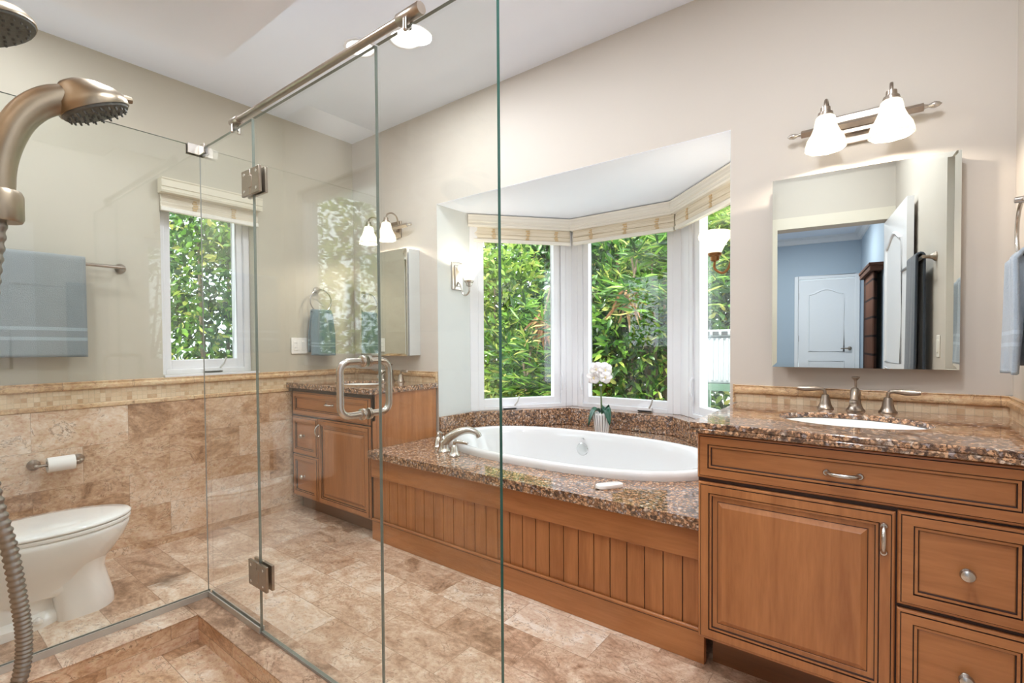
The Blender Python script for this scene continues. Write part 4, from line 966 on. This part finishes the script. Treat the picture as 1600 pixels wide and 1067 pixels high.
struct('trim_3', cr, m_white, ang=20)
b = MB(); arch_door(b, lambda s, o, z: (-.288 + s, by0 - .03 + o * 1., z + .008), .696, 2.055, .035)
d2_ = struct('door_2', b, m_white, loc=(.06, by0, 0)); lever(d2_, lambda s, o, z: (-.288 + s, by0 - .03 + o, z), .636, 1.055, .035, -1)
b = MB()
for z in (.45, 1.20, 1.83): b.box(-.293, -.283, by0 + .002, by0 + .012, z - .045, z + .045)
struct('door_hinges', b, m_nickd, d2_, smooth=False)
struct('trim_4', MB().box(-.342, -.29, by0, by0 + .018, 0, 2.12).box(.41, .462, by0, by0 + .018, 0, 2.12).box(-.29, .41, by0, by0 + .018, 2.07, 2.12), m_white, bevel=.004)
struct('trim_5', MB().box(bx1 - .018, bx1, -.72, -.65, 0, 2.12).box(bx1 - .018, bx1, -1.69, -1.62, 0, 2.12).box(bx1 - .018, bx1, -1.62, -.72, 2.05, 2.12), m_white, bevel=.004)
struct('door_3', MB().box(bx1 + .05, bx1 + .085, -1.615, -.725, 0.005, 2.045), m_white, smooth=False)
cu = thing('window_curtain', 'brown plaid curtain on the blue wall seen in the mirror', 'curtain', (bx1 - .08, -2.3, .05))
g = []
for i in range(41):
    y = -2.75 + .85 * i / 40; g.append([(bx1 - .065 + .026 * math.sin(i * 1.25), y, z) for z in (.05, .7, 1.3, 1.9)])
obj('cloth', MB().sheet(g), m_curt, cu, solid=.006, ang=80)
obj('cornice', MB().box(bx1 - .12, bx1 - .004, -2.82, -1.82, 1.90, 1.95).box(bx1 - .13, bx1 - .004, -2.83, -1.81, 1.95, 1.98), m_curt, cu, bevel=.004)
downlight('round ceiling light in the blue bedroom seen in the mirror', -.25, -2.6, ZB, .07, 31)
downlight('added fill lamp on the left of the blue bedroom, out of view', -1.3, -1.6, ZB, .07, 31)  # unseen second lamp added to brighten the bedroom
struct('ceiling_added_sunshade', MB().box(XL - .6, bx0 - .1, -1.4, YB - W0, 2.5, 2.6), m_ceil, smooth=False)  # unseen slab added to keep sun out of the window over the toilet

# ------------------------------------------------------------------ garden
struct('ground_outside', MB().box(-16, 12, -8, 18, -.4, -.25), m_bounce_ground, smooth=False)
rng = np.random.default_rng(7)
def leaves(name, mat, parent, cen, rad, n, L, W, seed, palm=False, up=.25, shell=.55):
    r = np.random.default_rng(seed)
    d = r.normal(size=(n, 3)); d /= np.linalg.norm(d, axis=1)[:, None]
    rr = shell + (1 - shell) * r.random(n) ** .6
    lump = 1 + .16 * np.sin(5 * d[:, 0] + seed) + .14 * np.sin(7 * d[:, 2] + 2 * seed) + .1 * np.sin(9 * d[:, 1] + 3 * seed)
    c = np.array(cen) + d * (rr * lump)[:, None] * np.array(rad)
    if palm:
        k = 9; c = np.repeat(c[: n // k], k, 0); d = np.repeat(d[: n // k], k, 0); n = len(c)
        a = np.tile(np.linspace(-1.9, 1.9, k), n // k) + r.normal(0, .08, n)
        f = d + np.array([0, -.5, .15]); f /= np.linalg.norm(f, axis=1)[:, None]
        sd = np.cross(f, [0, 0, 1.]); sd /= np.linalg.norm(sd, axis=1)[:, None] + 1e-9; uu = np.cross(sd, f)
        T = sd * np.sin(a)[:, None] + (f * .55 + uu * .5) * np.cos(a)[:, None] + np.array([0, 0, -.25])
    else:
        T = d * .6 + r.normal(size=(n, 3)) * .7 + np.array([0, 0, -up])
    T /= np.linalg.norm(T, axis=1)[:, None]
    Nn = r.normal(size=(n, 3)) + np.array([.3, -.4, .9]); B = np.cross(T, Nn); B /= np.linalg.norm(B, axis=1)[:, None] + 1e-9; Nn = np.cross(B, T)
    l = (L * (.6 + .8 * r.random(n)))[:, None]; w = (W * (.7 + .6 * r.random(n)))[:, None]
    v = np.stack([c, c + T * l * .3 + B * w * .42 + Nn * w * .12, c + T * l * .65 + B * w * .38 + Nn * w * .1 - [0, 0, .0], c + T * l - Nn * l * .12,
                  c + T * l * .65 - B * w * .38 + Nn * w * .1, c + T * l * .3 - B * w * .42 + Nn * w * .12, c + T * l * .3, c + T * l * .65], 1).reshape(-1, 3)
    base = (np.arange(n) * 8)[:, None]
    q = np.concatenate([base + [[0, 1, 6, 0]], base + [[1, 2, 7, 6]], base + [[2, 3, 7, 2]], base + [[0, 6, 5, 0]], base + [[6, 7, 4, 5]], base + [[7, 3, 4, 7]]], 0)
    fs = [tuple(x[:3]) if x[3] in (x[0],) else tuple(x) for x in q.tolist()]
    o = np.array(WL[parent.name]); me = bpy.data.meshes.new(name); me.from_pydata((v - o).tolist(), [], fs); me.materials.append(mat)
    me.polygons.foreach_set('use_smooth', [True] * len(me.polygons))
    ob = bpy.data.objects.new(name, me); C.objects.link(ob); ob.parent = parent; return ob
def shrub(name, label, cen, rad, n, L, W, mat, seed, palm=False, cat='shrub', stems=4, shell=.55, group='shrubs outside the windows'):
    s = thing(name, label, cat, (cen[0], cen[1], -.25), group)
    leaves('foliage', mat, s, cen, rad, n, L, W, seed, palm, shell=shell)
    r = random.Random(seed); b = MB()
    for i in range(stems):
        a = r.random() * 6.28; q = r.random() * .6
        b.tube(bez([(cen[0] + .1 * math.cos(a), cen[1] + .1 * math.sin(a), -.26), (cen[0] + .25 * rad[0] * math.cos(a), cen[1] + .25 * rad[1] * math.sin(a), cen[2] * .5), (cen[0] + q * rad[0] * math.cos(a), cen[1] + q * rad[1] * math.sin(a), cen[2] + .5 * rad[2])], 10), [.03 - .002 * k for k in range(11)], 7)
    obj('branches', b, m_bark, s); return s
# hedge seen through the bay, near row then far row
shrub('bushy_shrub', 'bright leafy shrub filling the left half of the left bay window', (-4.35, 5.15, 1.25), (.75, .65, 1.35), 5200, .12, .05, m_leaf3, 11)
shrub('bamboo_palm', 'feathery palm with long narrow leaves low in the left bay window', (-3.25, 4.75, .95), (.75, .6, .85), 2600, .19, .030, m_leaf, 12, True, 'palm', shell=.4)
shrub('broadleaf_shrub', 'glossy dark shrub behind the post between two bay windows', (-2.75, 5.6, 1.5), (.85, .6, 1.5), 5200, .13, .05, m_leaf2, 13)
shrub('bamboo_palm', 'feathery palm hanging in the upper right of the middle bay window', (-1.85, 4.95, 1.75), (.70, .55, .60), 2300, .19, .028, m_leaf, 14, True, 'palm', shell=.3)
shrub('broadleaf_shrub', 'mid green shrub low in the middle bay window behind the orchid', (-2.15, 5.0, .75), (.80, .6, .95), 4600, .12, .045, m_leaf, 15)
shrub('broadleaf_shrub', 'dark shrub behind the white unit in the right bay window', (-1.25, 6.4, 1.35), (1.0, .6, 1.35), 5200, .12, .05, m_leaf2, 16)
shrub('bamboo_palm', 'pale green palm at the top of the right bay window', (-1.10, 6.0, 2.55), (.8, .55, .55), 2000, .19, .028, m_leaf3, 17, True, 'palm', shell=.3)
for k, (x, y, z, lab) in enumerate(((-5.9, 6.0, 1.7, 'tall hedge plant at the far left of the garden'), (-4.3, 6.6, 1.9, 'tall hedge plant behind the bright leafy shrub'), (-2.9, 7.0, 1.9, 'tall hedge plant behind the glossy dark shrub'), (-1.3, 7.7, 1.9, 'tall hedge plant furthest back in the right bay window'))):
    shrub('hedge_plant', lab, (x, y, z), (1.05, .7, 2.15), 5600, .15, .065, m_leaf2, 30 + k, cat='hedge', group='tall hedge outside the bay', shell=.3)
# shrubs beyond the single window, and beyond the window over the toilet
shrub('broadleaf_shrub', 'dense green shrub filling the single window over the tiled wall', (-4.95, 2.05, 1.45), (.55, .85, 1.25), 6400, .075, .036, m_leaf, 21)
shrub('hedge_plant', 'dark hedge plant behind the dense shrub in the single window', (-5.9, 2.5, 1.7), (.6, 1.5, 1.8), 6500, .10, .05, m_leaf2, 22, cat='hedge', group='tall hedge outside the single window', shell=.3)
shrub('bushy_shrub', 'leafy shrub outside the window over the toilet seen as a reflection', (-5.0, -1.9, 1.7), (1.4, .6, 1.9), 5600, .11, .05, m_leaf3, 23)
shrub('bushy_shrub', 'leafy shrub outside the narrow window in the right wall', (1.7, 1.6, 1.3), (.5, .9, 1.3), 2500, .10, .045, m_leaf, 24)
# dry palm fronds hanging in the left and the middle bay windows
for lab, c, n, sd in (('bunch of dry tan fronds at the right side of the left bay window', (-2.98, 4.45, 1.42), 60, 41), ('small bunch of dry fronds high in the middle bay window', (-2.0, 4.5, 1.62), 30, 42)):
    f = thing('dry_frond', lab, 'frond', c, 'dry fronds in the garden'); r = np.random.default_rng(sd)
    leaves('leaflets', m_dry, f, c, (.07, .06, .10), n, .26, .03, sd, up=2.2)
    obj('stalk', MB().tube([c, (c[0] + .03, c[1] + .1, c[2] + .35)], [.008, .012], 7), m_bark, f)
# white ribbed outdoor unit on its stand
ac = thing('outdoor_unit', 'white ribbed outdoor unit on a green stand seen in the right bay window', 'outdoor unit', (-1.06, 4.62, -.25))
b = MB().box(-1.36, -.78, 4.42, 4.82, .80, 1.205); obj('housing', b, m_acu, ac, bevel=.02, seg=3)
b = MB()
for i in range(14): b.box(-1.345 + i * .0405, -1.325 + i * .0405, 4.408, 4.425, .83, 1.19)
obj('ribs', b, m_acu, ac, bevel=.004)
tp = obj('top_cover', MB().box(-1.38, -.76, 4.40, 4.84, 1.205, 1.265), m_acu, ac, bevel=.02, seg=3)
b = MB()
for i in range(8): b.box(-1.35 + i * .072, -1.35 + i * .072 + .05, 4.397, 4.405, 1.213, 1.25)
obj('vent_slots', b, plain('dark_vent', S(70, 74, 76), .6), tp, smooth=False)
obj('yellow_label', MB().box(-1.335, -1.285, 4.404, 4.408, 1.07, 1.17), plain('yellow_sticker', S(228, 196, 112), .6), ac, smooth=False)
b = MB()
for x in (-1.36, -.80):
    for y in (4.43, 4.79): b.box(x, x + .03, y - .015, y + .015, -.25, .775)
b.box(-1.37, -.76, 4.41, 4.44, .74, .80).box(-1.37, -.76, 4.78, 4.81, .74, .80).box(-1.37, -1.34, 4.44, 4.78, .74, .80).box(-.79, -.76, 4.44, 4.78, .74, .80); obj('stand', b, m_fence, ac, bevel=.004)
